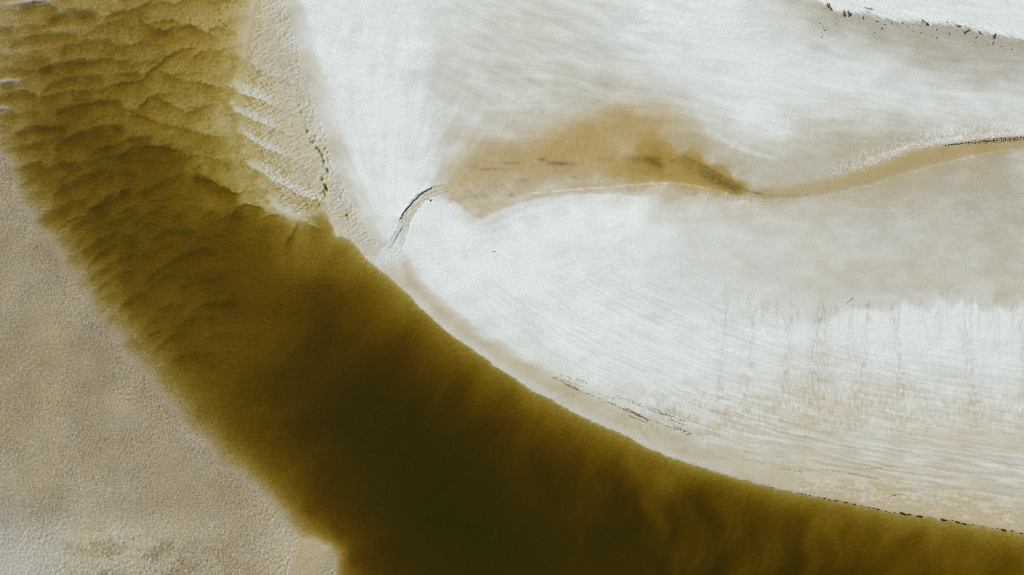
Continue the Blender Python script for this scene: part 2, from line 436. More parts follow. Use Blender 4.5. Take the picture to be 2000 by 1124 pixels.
# upper right flats: long brushed streaks, bending with the bank
a = math.radians(11)
xr, yr = U * math.cos(a) + V * math.sin(a), V * math.cos(a) - U * math.sin(a)
yr = yr + 22 * perlin(U / 210, V / 150, 77)
um = smooth(820, 1000, U) * smooth(380, 240, V)
streak = perlin(xr / 190, yr / 15, 78) + 0.6 * perlin(xr / 80, yr / 6.5, 79)
w = w + 0.13 * streak * um
relief += 0.008 * perlin(xr / 60, yr / 3.4, 80) * um
a = math.radians(28)
xq, yq = U * math.cos(a) + V * math.sin(a), V * math.cos(a) - U * math.sin(a)
w = w + 0.15 * (perlin(xq / 150, yq / 24, 81) + 0.5 * perlin(xq / 60, yq / 9, 82)) * smooth(800, 900, U) * smooth(1500, 1200, U) * smooth(280, 180, V)
# radiating marks around the meeting of the two white sheets
rad = np.hypot(U - 760, V - 520)
th = np.arctan2(V - 520, U - 760)
rm = smooth(30, 120, rad) * smooth(560, 320, rad) * land * smooth(500, 380, V) * smooth(640, 720, U)
w = w + 0.13 * (perlin(th * 16, rad / 120, 83) + 0.7 * perlin(th * 34, rad / 60, 84)) * rm
# faint crossing wind marks on the white sheet at the top
tm = smooth(600, 640, U) * smooth(900, 760, U) * smooth(330, 150, V)
wm = perlin((U * 0.92 + V * 0.38) / 26, (V * 0.92 - U * 0.38) / 7, 85)
w = w + 0.10 * wm * tm + 0.10 * perlin((U * 0.3 - V * 0.95) / 60, (U * 0.95 + V * 0.3) / 6, 86) * tm
relief += 0.014 * wm * tm
# clouds of damp in the whites
mott = fbm(U / 60, V / 34, 4, 87, 0.62)
w = w + (0.12 * mott - 0.03 - 0.10 * smooth(700, 840, V) * smooth(1100, 1400, U)) * land
t = t + (0.16 + 0.18 * fbm(U / 110, V / 60, 3, 66)) * smooth(-0.1, 0.4, w) * land * smooth(1.0, 0.6, w) + 0.22 * smooth(700, 800, V) * smooth(1200, 1500, U) * land

# rills running down from the damp terrace at the right
w_ = win(1240, 2061, 520, 860)
uu, vv = U[w_], V[w_]
vb = np.interp(uu, [1240, 1300, 1400, 1480, 1540, 1600, 1660, 1760, 1850, 1940, 2060], [548, 552, 566, 588, 612, 612, 598, 592, 582, 592, 606])
uq = uu + perlin(uu / 40, vv / 40, 90) * 5
fing = perlin(uq / 21, vv / 150, 91) + 0.55 * perlin(uq / 9, vv / 110, 92)
lobe = perlin(uu / 38, vv / 60, 89) + 0.5 * perlin(uu / 15, vv / 30, 88)
e = vv - vb + 9 * fing + 17 * lobe
terr = smooth(1440, 1720, uu)
inwhite = smooth(-14, 20, e) * smooth(740, 650, vv)
w[w_] = np.where(terr > 0, w[w_] * (1 - terr) + terr * (np.minimum(w[w_], 0.44) * (1 - smooth(-16, 18, e)) + np.maximum(w[w_], 0.93 * inwhite) * smooth(-16, 18, e)), w[w_])
rill = np.clip(1 - np.abs(fing + 0.42 * (vv - 640) / 200 - 0.15) * 4.2, 0, 1) * smooth(-20, 10, e) * smooth(810, 730, vv) * smooth(1260, 1380, uu)
braid = np.clip(perlin(uq / 4.2, vv / 15, 93), -1, 1)
chute = 0
for cx, cw in ((1543, 9), (1600, 26), (1690, 13), (1748, 9), (1886, 10), (1992, 9), (1470, 8), (1415, 7)):
    wob = 6 * perlin(vv / 30, vv * 0 + cx, 94)
    chute = chute + np.exp(-((uu - cx - wob + 0.10 * (vv - 640) * np.sign(1700 - cx)) / (cw * (0.28 + np.clip(vv - 585, 0, 200) / 170))) ** 2)
chute = np.clip(chute, 0, 1) * smooth(575, 600, vv) * smooth(830, 760, vv)
w[w_] += (-0.20 * smooth(700, 600, vv) - 0.10) * rill * smooth(1300, 1560, uu) - chute * (0.16 + 0.34 * braid)
relief[w_] += -0.012 * rill + chute * 0.026 * braid
# mottled tan band under the rills
mm = smooth(735, 785, vv) * smooth(875, 825, vv)
mot = perlin(uu / 5.5, vv / 15, 95) + 0.8 * perlin(uu / 22, vv / 14, 96)
w[w_] += 0.20 * mot * mm
t[w_] -= 0.10 * mot * mm
relief[w_] += 0.016 * perlin(uu / 4.5, vv / 10, 97) * mm
w_ = win(1560, 2061, 935, 1060)
mot = perlin(U[w_] / 10, V[w_] / 6, 98) + perlin(U[w_] / 36, V[w_] / 7, 99)
w[w_] += 0.24 * mot * smooth(-2, 10, dR[w_]) * smooth(80, 40, dR[w_])
relief[w_] += 0.02 * perlin(U[w_] / 5, V[w_] / 5, 100) * smooth(2, 10, dR[w_]) * smooth(60, 30, dR[w_])

windr = perlin((U * .95 + V * .3) / 13, (V * .95 - U * .3) / 5.2, 103) + 0.7 * perlin(U / 5.6, V / 5.0, 104)
relief += 0.016 * windr * land * smooth(0.35, 0.8, w) * (0.4 + 0.6 * smooth(-0.3, 0.4, perlin(U / 90, V / 70, 105)))
# ---- land height
z_land = 0.05 + 0.08 * (1 - np.exp(-n / 4.5)) + 0.0005 * np.clip(n, 0, 900) + 0.05 * perlin(U / 140, V / 110, 101) * smooth(0, 80, n)
z_land = z_land * (1 - soft_up * smooth(70, 8, n)) + soft_up * smooth(70, 8, n) * (-0.03 + 0.0022 * n)

# upper right bank of rough dry sand with drift lines
bank = [(1540, -60), (1575, -14), (1596, 9), (1614, 17), (1627, 28), (1660, 31), (1692, 31), (1716, 40), (1740, 44), (1775, 49), (1800, 48),
        (1812, 53), (1840, 53), (1866, 55), (1892, 61), (1910, 67), (1934, 72), (1964, 78), (2000, 84), (2300, 150), (9000, 1500)]
w_ = win(1450, 2300, -400, 200)
uu, vv = U[w_], V[w_]
bv = np.interp(uu, [p[0] for p in bank], [p[1] for p in bank])
tuft = perlin((uu * 0.8 + vv * 0.55) / 26, (vv * 0.83 - uu * 0.55) / 4.2, 111)
b = bv - vv + 5.0 * tuft + 2.5 * perlin(uu / 8, vv / 8, 112)
up = smooth(-4, 7, b) * smooth(1455, 1545, uu) * smooth(-390, -150, vv) * smooth(2290, 2120, uu)
w[w_] = w[w_] * (1 - up) + up * np.clip(0.94 + 0.14 * tuft + 0.10 * perlin(xr[w_] / 90, yr[w_] / 9, 110) - 0.25 * smooth(0.1, 0.7, perlin(uu / 60, vv / 18, 113)) * smooth(20, 50, b), 0, 1.1)
k[w_] = k[w_] * (1 - up)
t[w_] = t[w_] * (1 - up)
relief[w_] += up * (0.17 + 0.05 * tuft * smooth(60, 8, b) + 0.03 * perlin(uu / 6, vv / 5, 114) * smooth(40, 5, b))

# pool and its outlet, depth in metres (negative = dry)
POOL = [(880, 345, .07), (950, 312, .13), (1000, 300, .14), (1080, 278, .18), (1150, 250, .19), (1220, 230, .18), (1300, 222, .12), (1350, 243, .05), (1300, 268, .09),
        (1330, 298, .07), (1220, 296, .09), (1160, 325, .16), (1100, 335, .16), (1050, 338, .12), (1245, 322, .45), (1262, 312, .6), (1278, 317, 1.0), (1240, 300, .16), (1285, 342, .6), (1275, 352, .15),
        (1312, 332, .35), (1345, 317, .55), (1375, 330, .6), (1400, 347, .9), (1425, 360, .95), (1440, 368, .7), (1400, 368, .35), (1420, 376, .16), (1460, 377, .22), (1490, 381, .10), (1360, 355, .30), (1320, 350, .3),
        (1200, 346, .2), (1200, 320, .22), (1150, 345, .10), (1000, 345, .09), (950, 358, .09), (900, 368, .08), (1060, 360, .02), (1000, 385, -.02), (1100, 366, -.01),
        (1385, 262, -.01), (1420, 300, -.04), (1500, 340, -.05), (1390, 318, -.05), (1435, 346, -.05), (1470, 366, -.04), (1200, 368, -.05), (1300, 364, -.05), (1380, 382, -.04), (1450, 390, -.05), (1550, 372, .02), (1620, 362, .03),
        (860, 310, -.02), (900, 286, -.03), (1000, 268, -.04), (1080, 240, -.04), (1150, 208, -.04), (1250, 192, -.04), (1330, 196, -.05), (950, 395, -.03), (870, 385, .0), (840, 360, -.01),
        (1700, 342, .06), (1780, 318, .10), (1850, 298, .13), (1920, 286, .14), (1990, 281, .13), (1700, 300, -.05), (1800, 275, -.06), (1900, 262, -.07), (1800, 340, -.05), (1900, 312, -.06), (1990, 300, -.06), (2100, 270, .12), (2100, 320, -.06), (1850, 225, -.1), (1950, 215, -.1), (2050, 222, -.1), (2150, 200, -.1), (1700, 230, -.08), (1990, 245, -.08), (1600, 250, -.07), (2180, 330, -.06)]
pool_field = Field(POOL, 760, 2300, 120, 470, 4.0)
w_ = win(780, 2200, 30, 600)
uu, vv = U[w_], V[w_]
(P,) = pool_field.at(uu + perlin(uu / 18, vv / 22, 121) * 7 + perlin(uu / 7, vv / 12, 122) * 2, vv + perlin(uu / 22, vv / 18, 123) * 3 + perlin(uu / 10, vv / 9, 124) * 1.5)
pm = smooth(830, 880, uu) * smooth(40, 215, vv) * smooth(590, 396, vv) * smooth(2200, 2060, uu)
rip = np.sin((uu * 0.80 + vv * 0.60) / 0.92 + 5.5 * perlin(uu / 22, vv / 22, 125)) * smooth(-0.35, 0.3, perlin(uu / 32, vv / 32, 126))
ripm = smooth(870, 920, uu) * smooth(1390, 1300, uu) * smooth(-.03, .06, P)
P = P + ripm * (0.022 * rip + 0.034 * perlin(uu / 9, vv / 16, 127))
P = np.where(P > 0.25, 0.25 + (P - 0.25) * 0.34, P) + 0.07 * smooth(0.2, 0.5, P) * perlin(uu / 22, vv / 8, 128)
P = np.where((P > 0) & (P < 0.3), P * (0.45 + 0.55 * P / 0.3), P)
P = np.where(P > 0, 0.35 * P, P)
z_pool = np.where(P > -0.05, -P, 0.05 + (-P - 0.05) * 1.4)
z_land[w_] = z_land[w_] * (1 - pm) + z_pool * pm
ochre = np.zeros_like(w)
ochre[w_] = pm * smooth(-0.03, 0.10, P) * smooth(1480, 1380, uu) * (0.75 + 0.35 * perlin(uu / 40, vv / 25, 120)) + pm * smooth(1600, 1750, uu) * smooth(0.0, 0.10, P) * 0.6
ochre[w_] = np.maximum(ochre[w_], 0.55 * smooth(70, 10, np.hypot((uu - 900) * 0.8, (vv - 352) * 1.6)) * smooth(-.5, .2, perlin(uu / 14, vv / 20, 119)))
org[w_] = np.maximum(org[w_], 0.95 * smooth(0.14, 0.42, P) * pm * (0.45 + 0.55 * smooth(-.3, .4, perlin(uu / 18, vv / 5, 129))))
gd, gs = poly_dist(uu, vv, [(1440, 378), (1540, 379), (1620, 366), (1700, 345), (1780, 317), (1850, 299), (1920, 288), (2010, 280), (2200, 268)])
gully = smooth(21, 1, gd - 5 * smooth(60, 260, gs) + 3 * perlin(uu / 24, vv / 10, 117)) * smooth(1420, 1500, uu) * smooth(2200, 2080, uu)
ochre[w_] = np.maximum(ochre[w_], 0.38 * gully * (0.8 + 0.3 * perlin(uu / 40, vv / 16, 116)))
w[w_] = w[w_] * (1 - 0.8 * gully)
relief[w_] -= 0.025 * gully
# peat caught in the ripple troughs
for (cx, cy, rx, ry, amt) in ((1092, 320, 22, 4, 1.0), (1060, 312, 8, 5, .8), (1075, 316, 14, 4, .6), (1000, 319, 22, 3, .45), (955, 331, 28, 3, .55), (970, 329, 9, 3, .6), (1272, 312, 16, 6, .9), (1235, 310, 14, 4, .5), (925, 327, 7, 6, .3), (1022, 352, 10, 4, .45),
                              (1121, 347, 6, 2.5, .55), (999, 382, 4, 3, .6), (1314, 313, 9, 3, .6), (1352, 315, 14, 3, .6), (1180, 312, 20, 3, .25), (930, 384, 20, 5, .25), (970, 366, 16, 9, .18), (1110, 322, 16, 3, .5)):
    ee = np.exp(-((uu - cx) / rx) ** 2 - ((vv - cy) / ry) ** 2)
    gr = smooth(-0.25, 0.6, perlin((uu * .8 + vv * .6) / 2.6, (vv * .8 - uu * .6) / 7, 130) + 0.3)
    org[w_] = np.maximum(org[w_], 0.8 * amt * ee * (0.30 + 0.7 * gr))
# dark sediment along the right-hand shore of the scour hole
for c, wd, amt in (([(1335, 306), (1352, 313), (1380, 327), (1410, 345), (1440, 362), (1462, 374), (1485, 379)], 2.2, .75), ([(1470, 376), (1500, 381), (1540, 383), (1580, 380)], 1.2, .35),
                   ([(1375, 338), (1395, 350), (1420, 363), (1440, 369)], 7.0, .9), ([(1240, 311), (1262, 312), (1282, 319), (1290, 324)], 5.0, .75), ([(1330, 315), (1360, 326), (1385, 342)], 8.0, .45), ([(1440, 362), (1455, 369), (1480, 378)], 1.4, .5)):
    d_, s_ = poly_dist(uu, vv, c)
    org[w_] = np.maximum(org[w_], 0.72 * amt * np.exp(-(d_ / (wd * 1.35)) ** 2) * (0.45 + 0.55 * smooth(-.6, .5, perlin(s_ / 12, d_ / 5, 131) + 0.4 * perlin(uu / 5, vv / 4, 132))))
# white lines of dried foam
for c, wd, amt in (([(1040, 378), (1110, 371), (1190, 366), (1240, 361), (1290, 358), (1330, 359), (1360, 364), (1395, 371)], 1.3, .9),
                   ([(1395, 371), (1440, 384), (1500, 392), (1600, 386), (1700, 362), (1760, 342), (1830, 322), (1900, 305), (1950, 296), (2000, 290), (2080, 283)], 1.6, .42),
                   ([(1410, 272), (1430, 284), (1450, 292), (1478, 302), (1510, 308)], 3.0, .75), ([(1428, 273), (1440, 277)], 2.0, .5),
                   ([(1545, 210), (1538, 240), (1532, 262), (1524, 285)], 1.3, .5), ([(1588, 248), (1582, 272)], 1.4, .45), ([(1612, 250), (1606, 268)], 1.4, .35),
                   ([(940, 432), (970, 418), (1010, 402), (1050, 391), (1120, 383), (1200, 381)], 2.2, .6)):
    d_, s_ = poly_dist(uu, vv, c)
    d_ = d_ + perlin(uu / 12, vv / 12, 133) * 1.2
    salt[w_] = np.maximum(salt[w_], 0.68 * amt * np.exp(-(np.abs(d_) / (wd * 1.25)) ** 2) * smooth(-.6, .5, perlin(s_ / 14, s_ * 0, 134) + 0.15))
# comb of tiny rills on the beach south of the hole
d_, s_ = poly_dist(uu, vv, [(1330, 378), (1380, 381), (1420, 388), (1460, 391), (1500, 391), (1560, 389)])
comb = np.exp(-(d_ / 5.5) ** 2) * smooth(0.05, 0.5, np.sin(s_ * 1.05 + 5 * perlin(s_ / 20, s_ * 0, 135)) + 0.4 * perlin(s_ / 3, d_ / 9, 136))
comb = comb * smooth(1320, 1370, uu) * smooth(1580, 1480, uu)
comb = comb * smooth(-0.4, 0.3, perlin(s_ / 9, d_ / 6, 118))
relief[w_] += -0.035 * comb
org[w_] = np.maximum(org[w_], 0.17 * comb)
# rough crust at the right
crust_c = [(1560, 372), (1640, 335), (1700, 310), (1740, 292), (1790, 276), (1850, 264), (1920, 258), (2000, 254), (2100, 250)]
d_, s_ = poly_dist(uu, vv, crust_c)
cm = smooth(26, 8, np.abs(d_) + 6 * perlin(uu / 30, vv / 30, 137)) * smooth(1560, 1700, uu)
lump = perlin(uu / 4.0, vv / 7.0, 138) + 0.6 * perlin(uu / 9, vv / 9, 139)
w[w_] += cm * (0.12 + 0.26 * lump)
relief[w_] += cm * 0.035 * lump
d_, s_ = poly_dist(uu, vv, [(1690, 322), (1730, 305), (1780, 288), (1840, 277), (1900, 270), (1950, 265), (2010, 261)])
cm2 = smooth(9, 2, np.abs(d_)) * smooth(1680, 1740, uu)
salt[w_] = np.maximum(salt[w_], cm2 * 0.65 * smooth(-.3, .4, perlin(uu / 3.5, vv / 3.5, 140)))
relief[w_] += cm2 * 0.06

# side channel: cut bank, braided fan
SCARP = [(850, 362), (842, 368), (832, 373), (821, 380), (813, 388), (805, 396), (799, 404), (792, 411), (786, 420), (781, 430), (779, 438)]
SCARP2 = [(791, 436), (786, 446), (778, 457), (770, 472), (764, 481), (752, 491)]
CH_R = [(880, 384), (842, 392), (826, 398), (810, 417), (800, 440), (794, 459), (785, 473), (783, 491), (796, 512)]
w_ = win(560, 960, 220, 560)
uu, vv = U[w_], V[w_]
chan = [(900, 372), (860, 372), (838, 380), (822, 388), (810, 402), (800, 418), (792, 436), (785, 456), (777, 474), (768, 492), (764, 508)]
hw = [14, 10, 9, 10, 11, 10, 10, 12, 15, 22, 30]
best = np.full(uu.shape, 1e9)
halfw = np.zeros(uu.shape)
ca = np.zeros(uu.shape)
cacc = 0.0
for i in range(len(chan) - 1):
    (ax, ay), (bx, by) = chan[i], chan[i + 1]
    dx, dy = bx - ax, by - ay
    tt = np.clip(((uu - ax) * dx + (vv - ay) * dy) / (dx * dx + dy * dy), 0, 1)
    dd = np.hypot(uu - ax - tt * dx, vv - ay - tt * dy)
    mk = dd < best
    best = np.where(mk, dd, best)
    halfw = np.where(mk, hw[i] + tt * (hw[i + 1] - hw[i]), halfw)
    ca = np.where(mk, cacc + tt * math.hypot(dx, dy), ca)
    cacc += math.hypot(dx, dy)
edge = perlin(uu / 7, vv / 7, 150) * 2.5 + perlin(uu / 3, vv / 3, 151) * 1.0
inch = smooth(1.5, -1.5, best - halfw + edge) * smooth(515, 506, vv) * smooth(895, 850, uu)
strand = perlin(ca / 16, (best + ca * 0.05) / 2.6, 152) + 0.7 * perlin(uu / 3.6, vv / 5, 153)
w[w_] = w[w_] * (1 - inch) + inch * (0.30 + 0.30 * strand + 0.30 * smooth(430, 490, vv))
t[w_] = t[w_] * (1 - inch) + inch * (0.50 * smooth(480, 410, vv))
k[w_] = k[w_] * (1 - inch)
relief[w_] += inch * (-0.06 + 0.024 * strand) * smooth(520, 470, vv) + inch * 0.02 * strand
# cut bank on the upper left side (a real step of about 25 cm)
for c, hgt, ed in ((SCARP, 0.21, 0.9), (SCARP2, 0.09, 0.8)):
    cc = catmull(c, 4)
    d_, s_ = poly_dist(uu, vv, cc)
    smax = sum(math.hypot(b[0] - a_[0], b[1] - a_[1]) for a_, b in zip(cc[:-1], cc[1:]))
    ul = inside(uu, vv, cc + [(cc[-1][0] - 300, cc[-1][1] + 60), (cc[0][0] - 300, cc[0][1] - 300), (cc[0][0], cc[0][1] - 300)])
    dd = np.where(ul, d_, -d_) + perlin(s_ / 5, s_ * 0, 154) * 0.9
    endf = smooth(0, 12, s_) * smooth(smax, smax - 14, s_)
    relief[w_] += endf * hgt * smooth(-0.5, 0.5, dd / ed) * np.exp(-np.clip(dd, 0, None) / 26)
    relief[w_] -= endf * 0.05 * np.exp(-np.clip(-dd, 0, None) / 5) * (dd < 0)

# footprints of the wind: pocks behind the beach crest, bars along the upper bank
w_ = win(430, 720, 60, 470)
uu, vv = U[w_], V[w_]
EDGES = [[(420, 84), (440, 92), (460, 103), (505, 132), (560, 162), (640, 200)],
         [(420, 158), (440, 166), (461, 177), (477, 185), (491, 188), (520, 200), (560, 221), (640, 262)],
         [(420, 188), (445, 196), (452, 204), (458, 216), (471, 222), (487, 231), (511, 240), (533, 249), (560, 262), (600, 285), (640, 306)],
         [(420, 240), (440, 248), (461, 258), (483, 266), (499, 278), (517, 289), (538, 297), (559, 305), (600, 325), (640, 345)],
         [(420, 280), (450, 294), (471, 309), (485, 323), (491, 330), (505, 335), (514, 338), (529, 350), (544, 357), (562, 366), (580, 379), (598, 384), (640, 400)],
         [(500, 380), (520, 396), (533, 404), (553, 415), (571, 423), (586, 430), (640, 455)]]
ev = np.stack([np.interp(uu, [p[0] for p in c], [p[1] for p in c]) for c in EDGES])
ev[5] = np.maximum(ev[5], ev[4] + 8)
wob = perlin(uu / 12, vv / 12, 160) * 2.2 + perlin(uu / 5, vv / 5, 161) * 0.8
bz = np.zeros(uu.shape)
crestness = np.zeros(uu.shape)
x = dR[w_] + 13 * perlin(uu / 60, vv / 15, 159) + 5 * perlin(uu / 12, vv / 9, 158)
A = np.exp(-np.abs(x - 8) / np.where(x > 8, 62, 30))
for i in range(1, 6):
    a_, b_ = ev[i - 1], ev[i]
    s = (vv + wob - a_) / np.maximum(b_ - a_, 6)
    m = (s >= 0) & (s < 1)
    gap = np.maximum(b_ - a_, 6)
    prof = 0.10 + 0.90 * np.clip(s, 0, 1) ** 1.2
    lee = smooth(0, 3.2, vv + wob - a_)
    val = (1 - lee) * 1.0 + lee * prof
    bz = np.where(m, val, bz)
    crestness = np.where(m, smooth(0.45, 0.95, s), crestness)
up_fade = smooth(ev[0] - 4, ev[0] + 10, vv)
below = smooth(ev[5] + 2, ev[5] - 1, vv + wob)
inside_bars = up_fade * below
z_bar = -0.085 + 0.0019 * np.clip(x, -20, 120) + A * (0.25 * bz - 0.20)
z_bar = z_bar - 0.25 * smooth(-2, -22, x)
bm = inside_bars * smooth(-56, -10, x) * smooth(150, 90, x) * smooth(645, 600, uu)
z_land[w_] = z_land[w_] * (1 - bm) + np.where(z_bar < 0, 0.35 * z_bar, z_bar) * bm
D[w_] = D[w_] * (1 - bm) + (-z_bar) * bm
w[w_] = w[w_] * (1 - bm) + bm * (np.clip(0.02 + 0.34 * crestness * smooth(-30, -4, x) * smooth(95, 25, x), 0, 1) + 0.08 * smooth(60, 110, x))
t[w_] = t[w_] * (1 - bm) + bm * (0.62 - 0.5 * crestness * smooth(80, 20, x))
k[w_] = k[w_] * (1 - bm)
rng = random.Random(7)
POCK = [(586, 208, 2.2, 3.5, .12), (591, 222, 2.5, 3.5, .12), (601, 257, 3, 4, .16), (612, 279, 6, 3.5, .14), (606, 273, 3, 3, .1), (619, 290, 2.2, 4, .16), (624, 295, 2, 5, .2),
        (629, 303, 2, 6, .22), (633, 316, 2, 6, .2), (640, 334, 2, 6, .22), (630, 351, 3, 3.5, .18), (637, 368, 2.4, 8, .26), (634, 378, 1.6, 7, .14), (636, 292, 2, 3, .12), (641, 299, 2, 3.5, .12),
        (572, 178, 2, 3, .1), (566, 168, 2, 3, .1), (548, 80, 2, 4, .08), (540, 66, 2, 4, .08), (679, 424, 2, 6, .12), (621, 392, 1.6, 12, .07), (600, 240, 2, 3, .1), (609, 248, 2, 3, .1), (645, 320, 1.6, 4, .1), (617, 268, 2, 3, .12)]
for i in range(95):
    v_ = rng.uniform(10, 430)
    c_ = np.interp(v_, [p[1] for p in crest], [p[0] for p in crest])
    POCK.append((c_ - abs(rng.gauss(0, 1)) * 14 - 17, v_, rng.uniform(1.1, 2.0), rng.uniform(1.8, 4.5), rng.uniform(.03, .10)))
w_ = win(420, 760, -20, 480)
uu, vv = U[w_], V[w_]
for (cx, cy, rx, ry, dp) in POCK:
    q = win(cx - 22, cx + 22, cy - 22, cy + 22)
    pu, pv = U[q] - cx, V[q] - cy
    ca_, sa_ = math.cos(0.30), math.sin(0.30)
    pu, pv = pu * ca_ - pv * sa_, pu * sa_ + pv * ca_
    g = np.exp(-(pu / rx) ** 2 - (pv / ry) ** 2)
    relief[q] -= (2.4 if dp > 0.105 else 1.7) * dp * g
    relief[q] += 0.3 * dp * np.exp(-((pu + rx * 1.6) / rx) ** 2 - (pv / ry) ** 2)
hatch = perlin((uu * .55 + vv * .83) / 4.5, (uu * .83 - vv * .55) / 22, 162) + perlin((uu * .83 - vv * .55) / 4.0, (uu * .55 + vv * .83) / 26, 163)
cu = np.interp(vv, [p[1] for p in crest], [p[0] for p in crest])
hm = smooth(0, 12, dR[w_]) * smooth(-4, -24, uu - cu)
relief[w_] += hm * (0.055 * hatch + 0.065 * perlin(uu / 4.6, vv / 4.6, 164))
# marks where the little creek meets the bars
for c, dp in (([(636, 384), (626, 398), (620, 408)], .06), ([(634, 372), (622, 388), (616, 396)], .04), ([(640, 382), (641, 390)], .04), ([(684, 414), (678, 422), (674, 426)], .10)):
    q = win(600, 700, 360, 440)
    d_, _ = poly_dist(U[q], V[q], c)
    relief[q] -= dp * np.exp(-(d_ / 1.5) ** 2)

# a track of prints on the damp terrace at the right
q = win(1600, 2061, 385, 430)
for i in range(46):
    cx = 1628 + i * 9.4 + rng.uniform(-1.4, 1.4)
    cy = np.interp(cx, [1620, 1660, 1720, 1800, 1900, 2060], [398, 405, 412, 414, 415, 416]) + rng.uniform(-.7, .7)
    g = np.exp(-((U[q] - cx) / 2.6) ** 2 - ((V[q] - cy) / 1.1) ** 2)
    salt[q] = np.maximum(salt[q], 0.38 * g * rng.uniform(.5, 1))
    relief[q] += 0.015 * g

# ---- left-hand flat: pitted damp sand
left = smooth(-6, 10, dL)
pit = perlin(U / 4.1, V / 5.2, 171) + 0.6 * perlin(U / 7.0, V / 6.5, 172)
relief += left * INW * (0.075 * pit - 0.18 * np.clip(perlin(U / 4.6, V / 7.0, 170) - 0.22, 0, 1)) * (0.62 + 0.5 * perlin(U / 80, V / 60, 167) + 0.5 * smooth(40, 6, dL) + 0.35 * smooth(1000, 1060, V))
patch = smooth(-0.15, 0.75, perlin(U / 46, V / 34, 173) + 0.6 * perlin(U / 15, V / 13, 174) + 0.7 * perlin(U / 5.5, V / 5.5, 169)) * smooth(1020, 1070, V) * smooth(90, 190, U) * smooth(560, 430, U) * left
k = k + 0.20 * patch - 0.30 * smooth(990, 1050, V + 10 * perlin(U / 40, V / 30, 175)) * left * (1 - patch) * smooth(430, 250, U)
t = t + 0.35 * patch
w = w + left * (0.13 * pit * (0.5 + smooth(980, 1060, V)) + 0.05 * fbm(U / 90, V / 70, 3, 176))
k = k + left * 0.16 * fbm(U / 130, V / 110, 4, 177, 0.6)
t = t + left * 0.25 * fbm(U / 70, V / 90, 3, 168)
# rim of the left-hand flat and its little fan at the bottom
w_ = win(540, 700, 1030, 1185)
uu, vv = U[w_], V[w_]
fan = inside(uu, vv, [(584, 1046), (612, 1055), (640, 1070), (648, 1092), (628, 1112), (600, 1135), (585, 1200), (545, 1200), (566, 1118), (578, 1080)]).astype(float)
fd, _ = poly_dist(uu, vv, [(584, 1046), (612, 1055), (640, 1070), (648, 1092), (628, 1112), (600, 1135), (585, 1200), (545, 1200), (566, 1118), (578, 1080), (584, 1046)])
fan = smooth(-2, 4, np.where(fan > 0, fd, -fd) + 3 * perlin(uu / 9, vv / 9, 178))
fst = perlin((uu * .62 + vv * .78) / 3.6 * 1.0, (uu * .78 - vv * .62) / 22, 179)
relief[w_] = relief[w_] * (1 - fan) + fan * (0.030 * fst + 0.01)
k[w_] = k[w_] * (1 - fan) + fan * (0.28 + 0.10 * fst)
t[w_] = t[w_] * (1 - fan) + fan * 0.9
w[w_] = w[w_] * (1 - fan) + fan * (0.10 * fst)

# ---- put the ground together
wet_bed = perlin(U / 5.2, V / 5.2, 181) + 0.8 * perlin(U / 11, V / 8, 182) + 1.1 * perlin(U / 20, V / 4.4, 185) * smooth(0.8, 1.6, D)
lumps = np.clip(perlin(U / 9, V / 8, 183) + 0.5 * perlin(U / 4.8, V / 4.8, 184) - 0.16, -0.1, 1)
under = (dR <= 0)
lumpy = smooth(110, 200, U) * smooth(540, 470, U) * smooth(420, 330, V)
D = D + np.where(under & (D > 0), 0.085 * wet_bed * smooth(0.03, 0.2, D) + 0.16 * lumps * lumpy * smooth(0.15, 0.4, D) * smooth(1.3, 0.8, D), 0)
shelf = smooth(0.0, -7.0, dR)
Z = np.where(dR > 0, z_land, np.where(D > 0, -0.35 * D, -D))
Z = Z + np.where((dR > 0) | (D <= 0.05), relief * INW, 0)
Z = Z + smooth(2, 30, dL) * np.maximum(0.0, 0.05 - Z)
far = np.hypot(U - 1000, V - 562)
Z = Z + smooth(3000, 9000, far) * np.where((dR > 20) | (dL > 20), 3.0, 0)
w = np.clip(w, 0, 1.1)
t = np.clip(t, 0, 1)
k = np.clip(k, 0, 1)
org = np.clip(org, 0, 1)
salt = np.clip(salt, 0, 1)
wet = np.clip(smooth(0.10, -0.02, Z) * (1 - w), 0, 1)

# ------------------------------------------------------------------ materials
def new_mat(name):
    m = bpy.data.materials.new(name)
    m.use_nodes = True
    nt = m.node_tree
    return m, nt, nt.nodes, nt.links, nt.nodes['Principled BSDF']


def mix_rgb(nodes, links, fac, a, b):
    x = nodes.new('ShaderNodeMix')
    x.data_type = 'RGBA'
    for sock, val in ((x.inputs[0], fac), (x.inputs[6], a), (x.inputs[7], b)):
        if hasattr(val, 'links'):
            links.new(val, sock)
        else:
            sock.default_value = val
    return x.outputs[2]


